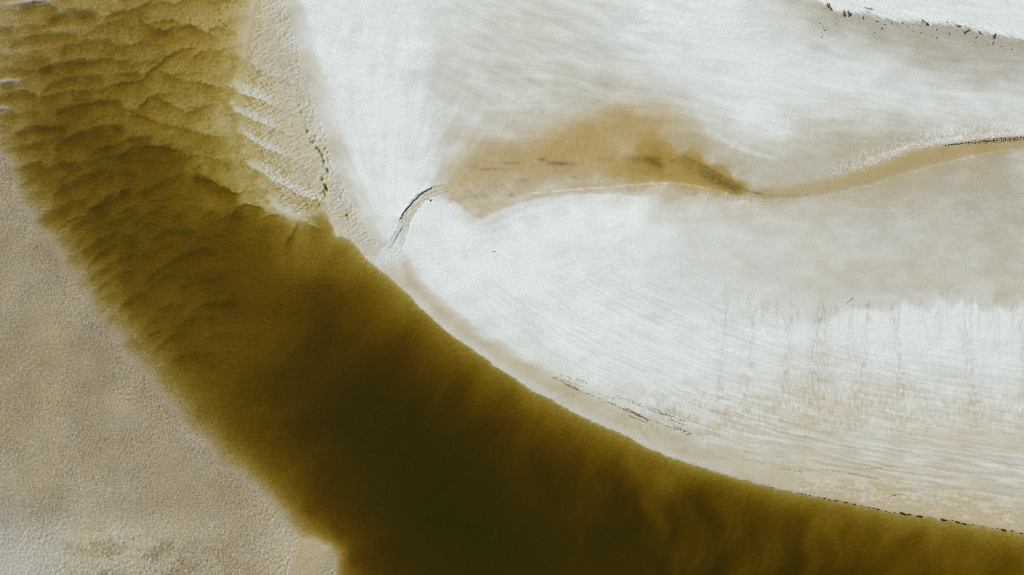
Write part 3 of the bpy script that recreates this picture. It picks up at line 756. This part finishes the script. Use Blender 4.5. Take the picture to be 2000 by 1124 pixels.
def sand_material():
    m, nt, nodes, links, bsdf = new_mat('river_sand')
    a1 = nodes.new('ShaderNodeAttribute')
    a1.attribute_name = 'sand_kind'
    a2 = nodes.new('ShaderNodeAttribute')
    a2.attribute_name = 'sand_surface'
    s1 = nodes.new('ShaderNodeSeparateColor')
    s2 = nodes.new('ShaderNodeSeparateColor')
    links.new(a1.outputs['Color'], s1.inputs[0])
    links.new(a2.outputs['Color'], s2.inputs[0])
    GREY, TAN = (0.46, 0.46, 0.40, 1), (0.515, 0.425, 0.255, 1)
    WHITE, SILT = (0.765, 0.82, 0.80, 1), (0.215, 0.158, 0.078, 1)
    OCHRE = (0.56, 0.415, 0.235, 1)
    PEAT, SALT = (0.095, 0.052, 0.018, 1), (0.78, 0.77, 0.74, 1)
    c = mix_rgb(nodes, links, s1.outputs[1], GREY, TAN)
    c = mix_rgb(nodes, links, s1.outputs[2], c, SILT)
    c = mix_rgb(nodes, links, s1.outputs[0], c, WHITE)
    c = mix_rgb(nodes, links, a1.outputs['Alpha'], c, OCHRE)
    c = mix_rgb(nodes, links, s2.outputs[0], c, SALT)
    c = mix_rgb(nodes, links, s2.outputs[1], c, PEAT)
    geo = nodes.new('ShaderNodeNewGeometry')
    nz = nodes.new('ShaderNodeTexNoise')
    nz.inputs['Scale'].default_value = 3.2
    nz.inputs['Detail'].default_value = 5
    nz.inputs['Roughness'].default_value = 0.7
    links.new(geo.outputs['Position'], nz.inputs['Vector'])
    ramp = nodes.new('ShaderNodeMapRange')
    ramp.inputs['From Min'].default_value = 0.25
    ramp.inputs['From Max'].default_value = 0.75
    ramp.inputs['To Min'].default_value = 0.90
    ramp.inputs['To Max'].default_value = 1.08
    links.new(nz.outputs['Fac'], ramp.inputs['Value'])
    fine = nodes.new('ShaderNodeTexNoise')
    fine.inputs['Scale'].default_value = 4.6
    fine.inputs['Detail'].default_value = 3
    fine.inputs['Roughness'].default_value = 0.75
    stretch = nodes.new('ShaderNodeMapping')
    stretch.inputs['Scale'].default_value = (1.15, 0.75, 1.0)
    stretch.inputs['Rotation'].default_value = (0, 0, 0.25)
    links.new(geo.outputs['Position'], stretch.inputs['Vector'])
    links.new(stretch.outputs[0], fine.inputs['Vector'])
    # coarse dark and pale grains show in the silty sand, the clean sand is even
    grain = nodes.new('ShaderNodeMapRange')
    grain.inputs['From Max'].default_value = 0.55
    grain.inputs['To Min'].default_value = 0.5
    grain.inputs['To Max'].default_value = 2.4
    links.new(s1.outputs[2], grain.inputs['Value'])
    cent = nodes.new('ShaderNodeMath')
    cent.operation = 'SUBTRACT'
    cent.inputs[1].default_value = 0.5
    links.new(fine.outputs['Fac'], cent.inputs[0])
    gm = nodes.new('ShaderNodeMath')
    gm.operation = 'MULTIPLY_ADD'
    links.new(cent.outputs[0], gm.inputs[0])
    links.new(grain.outputs[0], gm.inputs[1])
    links.new(ramp.outputs[0], gm.inputs[2])
    mul = nodes.new('ShaderNodeVectorMath')
    mul.operation = 'SCALE'
    links.new(c, mul.inputs[0])
    links.new(gm.outputs[0], mul.inputs['Scale'])
    links.new(mul.outputs[0], bsdf.inputs['Base Color'])
    rr = nodes.new('ShaderNodeMapRange')
    rr.inputs['To Min'].default_value = 0.95
    rr.inputs['To Max'].default_value = 0.55
    links.new(s2.outputs[2], rr.inputs['Value'])
    links.new(rr.outputs[0], bsdf.inputs['Roughness'])
    bsdf.inputs['Specular IOR Level'].default_value = 0.25
    bump = nodes.new('ShaderNodeBump')
    bump.inputs['Strength'].default_value = 0.45
    bump.inputs['Distance'].default_value = 0.05
    links.new(nz.outputs['Fac'], bump.inputs['Height'])
    links.new(bump.outputs[0], bsdf.inputs['Normal'])
    return m


def water_material():
    m = bpy.data.materials.new('tannin_water')
    m.use_nodes = True
    nt = m.node_tree
    nt.nodes.clear()
    nodes, links = nt.nodes, nt.links
    out = nodes.new('ShaderNodeOutputMaterial')
    tr = nodes.new('ShaderNodeBsdfTransparent')
    gl = nodes.new('ShaderNodeBsdfGlossy')
    gl.inputs['Roughness'].default_value = 0.12
    dot = nodes.new('ShaderNodeVectorMath')
    dot.operation = 'DOT_PRODUCT'

    def mth(op, a_, b_=None):
        q = nodes.new('ShaderNodeMath')
        q.operation = op
        for sock, val in zip(q.inputs, (a_, b_)):
            if val is None:
                continue
            if hasattr(val, 'links'):
                links.new(val, sock)
            else:
                sock.default_value = val
        return q.outputs[0]
    # the same weak mirror from both sides of the surface (Schlick, water)
    fres = mth('MULTIPLY_ADD', mth('POWER', mth('SUBTRACT', 1.0, mth('ABSOLUTE', dot.outputs['Value'])), 5.0), 0.98)
    fres.node.inputs[2].default_value = 0.02
    mx = nodes.new('ShaderNodeMixShader')
    geo = nodes.new('ShaderNodeNewGeometry')
    mp = nodes.new('ShaderNodeMapping')
    mp.inputs['Rotation'].default_value = (0, 0, math.radians(35))
    mp.inputs['Scale'].default_value = (1.2, 3.2, 1)
    links.new(geo.outputs['Position'], mp.inputs['Vector'])
    nz = nodes.new('ShaderNodeTexNoise')
    nz.inputs['Scale'].default_value = 1.1
    nz.inputs['Detail'].default_value = 3
    links.new(mp.outputs[0], nz.inputs['Vector'])
    bp = nodes.new('ShaderNodeBump')
    bp.inputs['Strength'].default_value = 0.25
    bp.inputs['Distance'].default_value = 0.06
    links.new(nz.outputs['Fac'], bp.inputs['Height'])
    links.new(bp.outputs[0], gl.inputs['Normal'])
    links.new(bp.outputs[0], dot.inputs[0])
    links.new(geo.outputs['Incoming'], dot.inputs[1])
    links.new(fres, mx.inputs[0])
    links.new(tr.outputs[0], mx.inputs[1])
    links.new(gl.outputs[0], mx.inputs[2])
    links.new(mx.outputs[0], out.inputs['Surface'])
    # brown bog water: blue is swallowed first, a little fine silt scatters light back
    ab = nodes.new('ShaderNodeVolumeAbsorption')
    dens = 4.80
    sig = (1.12, 1.54, 4.43)
    ab.inputs['Density'].default_value = dens
    ab.inputs['Color'].default_value = tuple(1 - s / dens for s in sig) + (1,)
    sc = nodes.new('ShaderNodeVolumeScatter')
    sc.inputs['Color'].default_value = (0.60, 1.0, 0.10, 1)
    sc.inputs['Density'].default_value = 0.21
    ad = nodes.new('ShaderNodeAddShader')
    links.new(ab.outputs[0], ad.inputs[0])
    links.new(sc.outputs[0], ad.inputs[1])
    links.new(ad.outputs[0], out.inputs['Volume'])
    return m


def wood_material(name, dark, light, scale=9.0):
    m, nt, nodes, links, bsdf = new_mat(name)
    geo = nodes.new('ShaderNodeNewGeometry')
    nz = nodes.new('ShaderNodeTexNoise')
    nz.inputs['Scale'].default_value = scale
    nz.inputs['Detail'].default_value = 4
    links.new(geo.outputs['Position'], nz.inputs['Vector'])
    c = mix_rgb(nodes, links, nz.outputs['Fac'], dark + (1,), light + (1,))
    links.new(c, bsdf.inputs['Base Color'])
    bsdf.inputs['Roughness'].default_value = 0.85
    bp = nodes.new('ShaderNodeBump')
    bp.inputs['Strength'].default_value = 0.5
    bp.inputs['Distance'].default_value = 0.03
    links.new(nz.outputs['Fac'], bp.inputs['Height'])
    links.new(bp.outputs[0], bsdf.inputs['Normal'])
    return m


MAT_SAND = sand_material()
MAT_WATER = water_material()
MAT_DARK = wood_material('dark_wet_wood', (0.06, 0.042, 0.026), (0.2, 0.14, 0.085))
MAT_BROWN = wood_material('orange_brown_wood', (0.14, 0.07, 0.022), (0.42, 0.24, 0.09))
MAT_PALE = wood_material('bleached_wood', (0.55, 0.52, 0.46), (0.75, 0.73, 0.68))
MAT_GREY = wood_material('grey_weathered_wood', (0.16, 0.13, 0.095), (0.34, 0.28, 0.2))
MAT_CLUMP = wood_material('black_brown_clump', (0.012, 0.008, 0.004), (0.06, 0.035, 0.016), 14.0)

# ------------------------------------------------------------------ ground
def wx(u): return (u - 1000.0) * M
def wy(v): return (562.0 - v) * M


co = np.empty((NV * NU, 3), dtype=f32)
co[:, 0] = wx(U).ravel()
co[:, 1] = wy(V).ravel()
co[:, 2] = Z.astype(f32).ravel()
ii = np.arange(NV * NU, dtype=np.int32).reshape(NV, NU)
quads = np.stack([ii[:-1, :-1], ii[1:, :-1], ii[1:, 1:], ii[:-1, 1:]], axis=-1).reshape(-1, 4)
nf = len(quads)
me = bpy.data.meshes.new('ground')
me.vertices.add(len(co))
me.vertices.foreach_set('co', co.ravel())
me.loops.add(nf * 4)
me.loops.foreach_set('vertex_index', quads.ravel())
me.polygons.add(nf)
me.polygons.foreach_set('loop_start', np.arange(0, nf * 4, 4, dtype=np.int32))
me.polygons.foreach_set('use_smooth', np.ones(nf, dtype=bool))
me.update(calc_edges=True)
for nm, ch in (('sand_kind', (w, t, k, ochre)), ('sand_surface', (salt, org, wet, wet))):
    at = me.attributes.new(nm, 'FLOAT_COLOR', 'POINT')
    arr = np.ones((NV * NU, 4), dtype=f32)
    for j in range(4):
        arr[:, j] = np.clip(ch[j], 0, 1).ravel()
    at.data.foreach_set('color', arr.ravel())
me.materials.append(MAT_SAND)
ground = bpy.data.objects.new('ground', me)
ground['kind'] = 'structure'
ground['label'] = 'white, grey and tan river sand flats with the drowned riverbed'
SC.collection.objects.link(ground)


def ground_z(u, v):
    i = int(np.clip(np.searchsorted(us, u) - 1, 0, NU - 2))
    j = int(np.clip(np.searchsorted(vs, v) - 1, 0, NV - 2))
    fu = (u - us[i]) / (us[i + 1] - us[i])
    fv = (v - vs[j]) / (vs[j + 1] - vs[j])
    return float((Z[j, i] * (1 - fu) + Z[j, i + 1] * fu) * (1 - fv) + (Z[j + 1, i] * (1 - fu) + Z[j + 1, i + 1] * fu) * fv)


# ------------------------------------------------------------------ water: one closed body, its bottom under the riverbed
def mesh_obj(name, verts, faces, mat, parent=None, smooth_shade=True):
    m_ = bpy.data.meshes.new(name)
    m_.from_pydata([tuple(map(float, q_)) for q_ in verts], [], faces)
    if smooth_shade:
        m_.polygons.foreach_set('use_smooth', [True] * len(m_.polygons))
    m_.materials.append(mat)
    m_.update()
    o = bpy.data.objects.new(name, m_)
    SC.collection.objects.link(o)
    if parent is not None:
        o.parent = parent
    return o


XR, YR, ZB = 1050.0, 1050.0, -7.0
wv_ = [(x_, y_, z_) for z_ in (ZB, 0.0) for x_, y_ in ((-XR, -YR), (XR, -YR), (XR, YR), (-XR, YR))]
water = mesh_obj('water', wv_, [(3, 2, 1, 0), (4, 5, 6, 7), (0, 1, 5, 4), (1, 2, 6, 5), (2, 3, 7, 6), (3, 0, 4, 7)], MAT_WATER, smooth_shade=False)
water['kind'] = 'structure'
water['label'] = 'clear tea-brown river water over drowned sand'

# ------------------------------------------------------------------ driftwood, dark clumps, litter
def tube(path, radii, sides=7, seed=0, rough=0.12, squash=1.0):
    r_ = random.Random(seed)
    verts, faces = [], []
    P_ = [np.array(p, dtype=float) for p in path]
    for i, p in enumerate(P_):
        d = P_[min(i + 1, len(P_) - 1)] - P_[max(i - 1, 0)]
        d /= (np.linalg.norm(d) + 1e-9)
        side = np.cross(d, (0, 0, 1.0))
        if np.linalg.norm(side) < 1e-3:
            side = np.array((1.0, 0, 0))
        side /= np.linalg.norm(side)
        upv = np.cross(side, d)
        for j in range(sides):
            an = 2 * math.pi * j / sides
            rr = radii[i] * (1 + r_.uniform(-rough, rough))
            verts.append(p + side * math.cos(an) * rr + upv * math.sin(an) * rr * squash)
    for i in range(len(P_) - 1):
        for j in range(sides):
            a0, a1 = i * sides + j, i * sides + (j + 1) % sides
            faces.append((a0, a1, a1 + sides, a0 + sides))
    faces.append(tuple(range(sides))[::-1])
    faces.append(tuple(range((len(P_) - 1) * sides, len(P_) * sides)))
    return verts, faces


def tag(o, label, cat, group=None):
    o['label'] = label
    o['category'] = cat
    if group:
        o['group'] = group


def stick(name, u, v, length, ang, rad, mat, seed, label, cat, group=None, branches=0, root=0, lift=0.0, bend=0.12):
    """a piece of driftwood lying on the sand: trunk, side branches, splayed roots; length and rad in map units, angle in degrees from +x"""
    r_ = random.Random(seed)
    e_ = bpy.data.objects.new(name, None)
    e_.empty_display_size = 0.2
    gz = ground_z(u, v)
    e_.location = (wx(u), wy(v), gz)
    SC.collection.objects.link(e_)
    tag(e_, label, cat, group)
    ca_, sa_ = math.cos(math.radians(ang)), math.sin(math.radians(ang))
    L, R_ = length * M, rad * M
    path, rads = [], []
    nseg = 6
    for i in range(nseg + 1):
        f_ = i / nseg - 0.5
        off = bend * L * (0.25 - f_ * f_) * (1 if seed % 2 else -1) + r_.uniform(-.02, .02) * L
        x_, y_ = f_ * L * ca_ - off * sa_, f_ * L * sa_ + off * ca_
        zz = ground_z(u + x_ / M, v - y_ / M) - gz
        taper = 1.0 - 0.55 * (i / nseg)
        path.append((x_, y_, zz + R_ * taper * 0.7 + lift * (0.5 + f_)))
        rads.append(R_ * taper * (1 + r_.uniform(-.15, .15)))
    vv_, ff_ = tube(path, rads, 7, seed)
    mesh_obj('trunk' if (branches or root) else 'stem', vv_, ff_, mat, e_)
    for b_ in range(branches):
        f_ = r_.uniform(0.25, 0.9)
        i = min(int(f_ * nseg), nseg - 1)
        p0 = np.array(path[i])
        an = math.radians(ang + r_.choice((-1, 1)) * r_.uniform(28, 75))
        bl = L * r_.uniform(0.25, 0.5)
        pts_ = []
        for q_ in range(4):
            h = q_ / 3
            xx, yy = p0[0] + math.cos(an) * bl * h, p0[1] + math.sin(an) * bl * h
            zz = max(ground_z(u + xx / M, v - yy / M) - gz + R_ * 0.2, p0[2] * (1 - h) + R_ * 0.9 * h * r_.uniform(.2, 1.2))
            pts_.append((xx, yy, zz))
        vv_, ff_ = tube(pts_, [R_ * .55, R_ * .45, R_ * .32, R_ * .18], 5, seed + b_ + 5)
        mesh_obj('branch', vv_, ff_, mat, e_)
    for b_ in range(root):
        p0 = np.array(path[0])
        an = math.radians(ang + 180 + (b_ / max(root - 1, 1) - 0.5) * 170 + r_.uniform(-12, 12))
        bl = max(L * r_.uniform(0.22, 0.36), R_ * 2.6)
        pts_ = []
        for q_ in range(4):
            h = q_ / 3
            xx, yy = p0[0] + math.cos(an) * bl * h, p0[1] + math.sin(an) * bl * h
            pts_.append((xx, yy, max(p0[2] + R_ * (0.8 * math.sin(3 * h) * r_.uniform(.2, 1)), ground_z(u + xx / M, v - yy / M) - gz)))
        vv_, ff_ = tube(pts_, [R_ * .7, R_ * .5, R_ * .34, R_ * .16], 5, seed + b_ + 25)
        mesh_obj('root', vv_, ff_, mat, e_)
    return e_


ORD = ['first', 'second', 'third', 'fourth', 'fifth', 'sixth', 'seventh', 'eighth', 'ninth', 'tenth', 'eleventh', 'twelfth', 'thirteenth', 'fourteenth',
       'fifteenth', 'sixteenth', 'seventeenth', 'eighteenth', 'nineteenth', 'twentieth', 'twenty-first', 'twenty-second', 'twenty-third', 'twenty-fourth',
       'twenty-fifth', 'twenty-sixth', 'twenty-seventh', 'twenty-eighth', 'twenty-ninth', 'thirtieth', 'thirty-first', 'thirty-second', 'thirty-third',
       'thirty-fourth', 'thirty-fifth', 'thirty-sixth', 'thirty-seventh', 'thirty-eighth']

G = 'driftwood along the white bank'
BIG = [('driftwood_log', 1618, 18, 13, -50, 2.0, MAT_BROWN, 3, 'stout orange-brown driftwood log at the left end of the white bank', 'driftwood', G, 2, 4),
       ('driftwood_stump', 1645, 27, 7, 95, 1.7, MAT_DARK, 4, 'left of the twin dark spiky stumps below the white bank', 'driftwood', G, 2, 4),
       ('driftwood_stump', 1654, 27.5, 7, 120, 1.8, MAT_DARK, 5, 'right of the twin dark spiky stumps below the white bank', 'driftwood', G, 3, 4),
       ('driftwood_branch', 1693, 19.5, 16, -14, 0.7, MAT_GREY, 6, 'long thin grey-brown branch lying up on the white bank', 'driftwood', G, 3, 0),
       ('driftwood_branch', 1683, 37, 7, 70, 0.8, MAT_DARK, 7, 'dark forked branch on grey sand right of the twin stumps', 'driftwood', G, 4, 0),
       ('driftwood_branch', 1801, 44, 10, -35, 0.9, MAT_GREY, 8, 'slanting grey stick on the bank edge, pointing to a dark knob', 'driftwood', G, 1, 0),
       ('driftwood_stump', 1809, 50.4, 5, -40, 1.6, MAT_DARK, 9, 'dark round knob of wood at the foot of a slanting stick', 'driftwood', G, 0, 3),
       ('driftwood_branch', 1869.5, 53.5, 10, -12, 1.0, MAT_DARK, 10, 'dark forked branch on the bank edge, up-left of the orange log', 'driftwood', G, 3, 0),
       ('driftwood_log', 1885.4, 63, 13, 30, 1.5, MAT_BROWN, 11, 'orange-brown log rising to the right at the bank foot', 'driftwood', G, 1, 2),
       ('driftwood_log', 1911, 66.5, 9, -40, 1.2, MAT_BROWN, 12, 'short orange-brown log sloping down to the right below the bank', 'driftwood', G, 1, 0),
       ('driftwood_stump', 1938.8, 70.8, 6, 60, 1.6, MAT_DARK, 13, 'dark rooted stump near the right end of the white bank', 'driftwood', G, 1, 4),
       ('driftwood_branch', 1904.5, 74.7, 6, 20, 0.7, MAT_DARK, 14, 'small dark branched twig on grey sand below the short orange log', 'driftwood', G, 4, 0),
       ('driftwood_branch', 1937, 86.5, 8, 55, 0.6, MAT_DARK, 15, 'spread of thin dark twigs on grey sand under the rooted stump', 'driftwood', G, 4, 0),
       ('driftwood_log', 1710.6, 43.8, 6, 12, 1.0, MAT_GREY, 16, 'short grey log half sunk in the drifted sand of the bank', 'driftwood', G, 1, 0),
       ('bleached_stick', 965, 491.5, 9, 4, 0.75, MAT_PALE, 17, 'bleached white stick lying alone on the white sand tongue', 'driftwood', None, 0, 0),
       ('driftwood_branch', 1658, 587, 16, 38, 0.55, MAT_GREY, 18, 'thin brown twig at the edge of the damp terrace above the rills', 'driftwood', None, 2, 0),
       ('driftwood_stump', 842, 391.3, 4, 30, 1.1, MAT_DARK, 19, 'small dark lump of wood beside the mouth of the side channel', 'driftwood', None, 0, 2),
       ('driftwood_branch', 1900, 1005, 5, -55, 0.45, MAT_DARK, 20, 'tiny dark stick on tan sand above the river at bottom right', 'driftwood', None, 1, 0),
       ('driftwood_branch', 1120, 774, 4, 60, 0.5, MAT_DARK, 21, 'tiny dark twig on the damp strip between river and litter streaks', 'driftwood', None, 1, 0)]
for nm, u_, v_, L_, an_, r_, mt_, sd_, lb_, ct_, gp_, br_, rt_ in BIG:
    stick(nm, u_, v_, L_, an_, r_, mt_, sd_, lb_, ct_, gp_, br_, rt_)

SCRAPS = [(1588, 59, 2.6), (1600, 48, 2.6), (1605.6, 56.4, 2.5), (1609, 61, 3.6), (1605, 70.5, 2.6), (1602.6, 73.8, 3.4), (1629.6, 49.5, 3), (1658.5, 31.5, 3), (1700, 21, 3.2), (1705.9, 65.8, 3.4),
          (1719.7, 57.6, 4), (1719.6, 60.6, 2.6), (1725.7, 49.5, 3.4), (1739, 48.6, 4.2), (1749, 50.5, 3.4), (1759, 46.8, 3.6), (1753.9, 68.4, 2.6), (1770, 52.8, 3), (1780.9, 63.3, 3), (1795.3, 66.4, 3.2),
          (1817, 72.4, 2.4), (1820.8, 73.2, 2.8), (1826, 60.6, 4), (1826.6, 76.2, 3.4), (1845.8, 46.2, 3.6), (1850.6, 67.8, 4.2), (1901.6, 85.5, 2.4), (1926, 88.4, 3), (1953, 93, 2.8), (1972.5, 99, 3.4)]
SCRAPS.sort()
for i, (u_, v_, L_) in enumerate(SCRAPS):
    r0 = random.Random(900 + i)
    stick('wood_scrap', u_, v_, L_, r0.uniform(-70, 70), L_ * 0.22, MAT_DARK if i % 3 else MAT_GREY, 300 + i,
          'small dark wood scrap near the white bank, %s from the left' % ORD[i], 'wood scrap', 'wood scraps on the grey sand', 1 if L_ > 3.3 else 0, 0)

# a thin stake standing in the shallows, leaning up-left, with its knob on top
stake = bpy.data.objects.new('stake', None)
gz0 = ground_z(434, 45)
stake.location = (wx(434), wy(45), gz0)
SC.collection.objects.link(stake)
tag(stake, 'thin dark stake with a knob, standing in the olive shallows at top left', 'stake')
vv_, ff_ = tube([(0.05, -0.05, -0.25), (0.0, 0.0, 0.3), (-0.07, 0.07, 0.75), (-0.14, 0.13, 1.15)], [0.055, 0.05, 0.045, 0.045], 7, 40)
mesh_obj('shaft', vv_, ff_, MAT_DARK, stake)
vv_, ff_ = tube([(-0.14, 0.13, 1.08), (-0.15, 0.14, 1.16), (-0.16, 0.15, 1.27), (-0.165, 0.155, 1.34)], [0.05, 0.13, 0.12, 0.04], 8, 41, 0.2)
mesh_obj('knob', vv_, ff_, MAT_DARK, stake)


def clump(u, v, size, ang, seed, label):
    """low ragged dark heap: a lumpy mound with strands hanging out of its rim"""
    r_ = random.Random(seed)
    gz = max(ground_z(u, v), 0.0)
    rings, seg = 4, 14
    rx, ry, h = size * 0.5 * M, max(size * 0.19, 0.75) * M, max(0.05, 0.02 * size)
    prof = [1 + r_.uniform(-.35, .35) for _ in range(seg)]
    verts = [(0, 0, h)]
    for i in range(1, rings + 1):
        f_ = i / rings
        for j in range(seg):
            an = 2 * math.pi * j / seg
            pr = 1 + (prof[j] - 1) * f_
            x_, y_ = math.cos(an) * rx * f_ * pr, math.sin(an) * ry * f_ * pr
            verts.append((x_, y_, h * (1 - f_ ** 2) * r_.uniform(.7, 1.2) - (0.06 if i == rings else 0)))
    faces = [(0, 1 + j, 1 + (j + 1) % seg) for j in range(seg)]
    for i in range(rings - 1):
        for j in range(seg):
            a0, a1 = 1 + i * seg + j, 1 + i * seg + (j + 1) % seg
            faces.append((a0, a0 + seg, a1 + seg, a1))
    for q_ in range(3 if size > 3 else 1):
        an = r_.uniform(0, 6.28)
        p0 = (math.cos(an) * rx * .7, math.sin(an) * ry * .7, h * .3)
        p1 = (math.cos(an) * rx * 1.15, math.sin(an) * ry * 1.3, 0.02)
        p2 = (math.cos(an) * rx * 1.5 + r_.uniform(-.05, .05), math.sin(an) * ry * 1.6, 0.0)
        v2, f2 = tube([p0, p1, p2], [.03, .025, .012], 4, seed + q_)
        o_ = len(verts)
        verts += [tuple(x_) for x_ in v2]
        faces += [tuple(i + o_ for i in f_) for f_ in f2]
    o = mesh_obj('dark_clump', verts, faces, MAT_CLUMP)
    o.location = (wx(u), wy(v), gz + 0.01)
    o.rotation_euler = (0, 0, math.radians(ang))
    tag(o, label, 'weed clump', 'dark clumps along the waterline')


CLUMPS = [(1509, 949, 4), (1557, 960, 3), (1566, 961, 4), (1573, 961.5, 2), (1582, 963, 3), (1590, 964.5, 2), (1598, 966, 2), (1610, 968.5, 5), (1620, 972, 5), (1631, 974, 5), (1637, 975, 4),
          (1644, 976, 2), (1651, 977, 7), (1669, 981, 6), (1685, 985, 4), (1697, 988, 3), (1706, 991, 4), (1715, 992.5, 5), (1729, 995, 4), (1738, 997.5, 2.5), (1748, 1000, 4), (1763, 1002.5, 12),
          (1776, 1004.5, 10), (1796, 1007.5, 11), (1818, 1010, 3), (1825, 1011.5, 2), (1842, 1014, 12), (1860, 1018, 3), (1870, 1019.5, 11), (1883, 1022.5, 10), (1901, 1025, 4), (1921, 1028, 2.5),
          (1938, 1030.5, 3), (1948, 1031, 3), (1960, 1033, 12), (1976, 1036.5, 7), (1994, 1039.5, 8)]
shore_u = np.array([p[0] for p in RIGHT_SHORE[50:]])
for i, (u_, v_, s_) in enumerate(CLUMPS):  # low black-brown mounds strung along the waterline
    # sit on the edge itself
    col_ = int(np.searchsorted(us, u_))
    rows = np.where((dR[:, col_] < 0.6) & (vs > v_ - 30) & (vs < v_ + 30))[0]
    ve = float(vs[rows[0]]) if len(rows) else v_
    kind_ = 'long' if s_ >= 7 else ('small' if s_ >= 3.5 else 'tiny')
    clump(u_, ve, s_, -13 + random.Random(i).uniform(-8, 8), 500 + i, '%s black-brown clump on the river edge, %s from the left' % (kind_, ORD[i]))


def flake_field(name, items, mat, label, cat=None):
    """many thin scraps (u, v, length, width, angle, height) joined as one mass"""
    verts, faces = [], []
    for (u_, v_, L_, wd_, an_, h_) in items:
        z0 = ground_z(u_, v_)
        ca_, sa_ = math.cos(an_), math.sin(an_)
        o_ = len(verts)
        for (fx, fy, fz) in ((-.5, 0, 0.0), (-.15, .5, 0), (.5, .1, 0), (.1, -.5, 0), (-.1, .05, 1), (.2, -.02, .8)):
            x_, y_ = fx * L_ * M, fy * wd_ * M
            verts.append((wx(u_) + x_ * ca_ - y_ * sa_, wy(v_) + x_ * sa_ + y_ * ca_, z0 + fz * h_ - (0.02 if fz == 0 else 0)))
        faces += [tuple(i + o_ for i in f_) for f_ in ((0, 4, 1), (1, 4, 5), (1, 5, 2), (2, 5, 3), (3, 5, 4), (3, 4, 0))]
    o = mesh_obj(name, verts, faces, mat, None, False)
    o['kind'] = 'stuff'
    o['label'] = label
    return o


rng = random.Random(31)
items = []
LINES = [(1078, 737, 1132, 762, 26, .9), (1095, 733, 1146, 748, 14, .9), (1088, 740, 1140, 756, 14, .6), (1102, 750, 1128, 762, 22, .9), (1132, 764, 1180, 781, 14, .7), (1085, 735, 1120, 750, 10, .5),
         (1160, 766, 1200, 780, 10, .6), (1180, 784, 1200, 790, 10, .9), (1195, 790, 1245, 812, 26, .9), (1200, 772, 1262, 798, 22, .8), (1222, 778, 1290, 803, 22, .8), (1222, 798, 1262, 818, 40, 1.0),
         (1236, 806, 1268, 822, 40, 1.0), (1228, 812, 1264, 826, 24, .8), (1262, 798, 1300, 812, 16, .8), (1290, 806, 1338, 824, 26, .9), (1306, 818, 1340, 832, 16, .7), (1316, 834, 1350, 848, 30, .8),
         (1300, 832, 1345, 850, 20, .6), (1272, 820, 1300, 832, 12, .7), (1340, 838, 1410, 855, 14, .4), (1330, 846, 1380, 860, 12, .4), (1520, 913, 1566, 922, 20, .6), (1560, 915, 1650, 930, 14, .35),
         (1655, 924, 1718, 935, 24, .8), (1690, 915, 1720, 914, 12, .6), (1600, 916, 1640, 921, 10, .4), (1740, 968, 1766, 964, 10, .6), (1735, 970, 1750, 968, 8, .5), (1440, 894, 1510, 909, 10, .35), (1380, 862, 1460, 884, 12, .35)]
for (a0, b0, a1, b1, cnt, dk) in LINES:
    for q_ in range(int(cnt * 3.2)):
        f_ = rng.random()
        jit = rng.gauss(0, 1.0)
        sl = math.atan2(-(b1 - b0), a1 - a0)
        items.append((a0 + (a1 - a0) * f_ + rng.gauss(0, 1), b0 + (b1 - b0) * f_ + jit, rng.uniform(2.0, 8.0) * (0.5 + .5 * dk), rng.uniform(.6, 1.3) * (.4 + .6 * dk), sl + rng.gauss(0, .12), rng.uniform(.02, .05)))
MAT_LITTER = wood_material('brown_leaf_litter', (0.15, 0.095, 0.055), (0.34, 0.24, 0.15), 12.0)
flake_field('leaf_litter', items, MAT_LITTER, 'thin brown streaks of leaf litter on the damp sand beside the river')

items = []
fr_ = [(1845, 285), (1870, 281), (1900, 279), (1930, 276), (1960, 272.5), (1985, 271), (2010, 268), (2060, 264)]
for q_ in range(760):
    f_ = rng.random() ** 0.75
    u_ = 1846 + f_ * 210
    vb_ = float(np.interp(u_, [p[0] for p in fr_], [p[1] for p in fr_]))
    wd_ = 1.1 + 3.4 * min(1, (u_ - 1846) / 120)
    items.append((u_, vb_ + rng.gauss(0, wd_ * .62), rng.uniform(1.2, 3.6), rng.uniform(.7, 1.8), rng.uniform(-.6, .9), rng.uniform(.03, .12)))
MAT_PEATC = wood_material('dark_peat', (0.025, 0.016, 0.009), (0.14, 0.085, 0.045), 12.0)
flake_field('peat_crumbs', items, MAT_PEATC, 'dark fringe of peat crumbs under the rough crust at the right edge')

items = []
bk = bank[3:19]
for q_ in range(520):
    u_ = rng.uniform(1600, 2050)
    vb_ = float(np.interp(u_, [p[0] for p in bank], [p[1] for p in bank]))
    v_ = vb_ + rng.gauss(8, 6)
    big = rng.random() < .12
    items.append((u_, v_, rng.uniform(.8, 1.8) * (1.6 if big else 1), rng.uniform(.35, .9), rng.uniform(-1.5, 1.5), rng.uniform(.02, .06)))
flake_field('twig_litter', items, MAT_LITTER, 'scatter of fine twig litter on grey sand below the white bank')
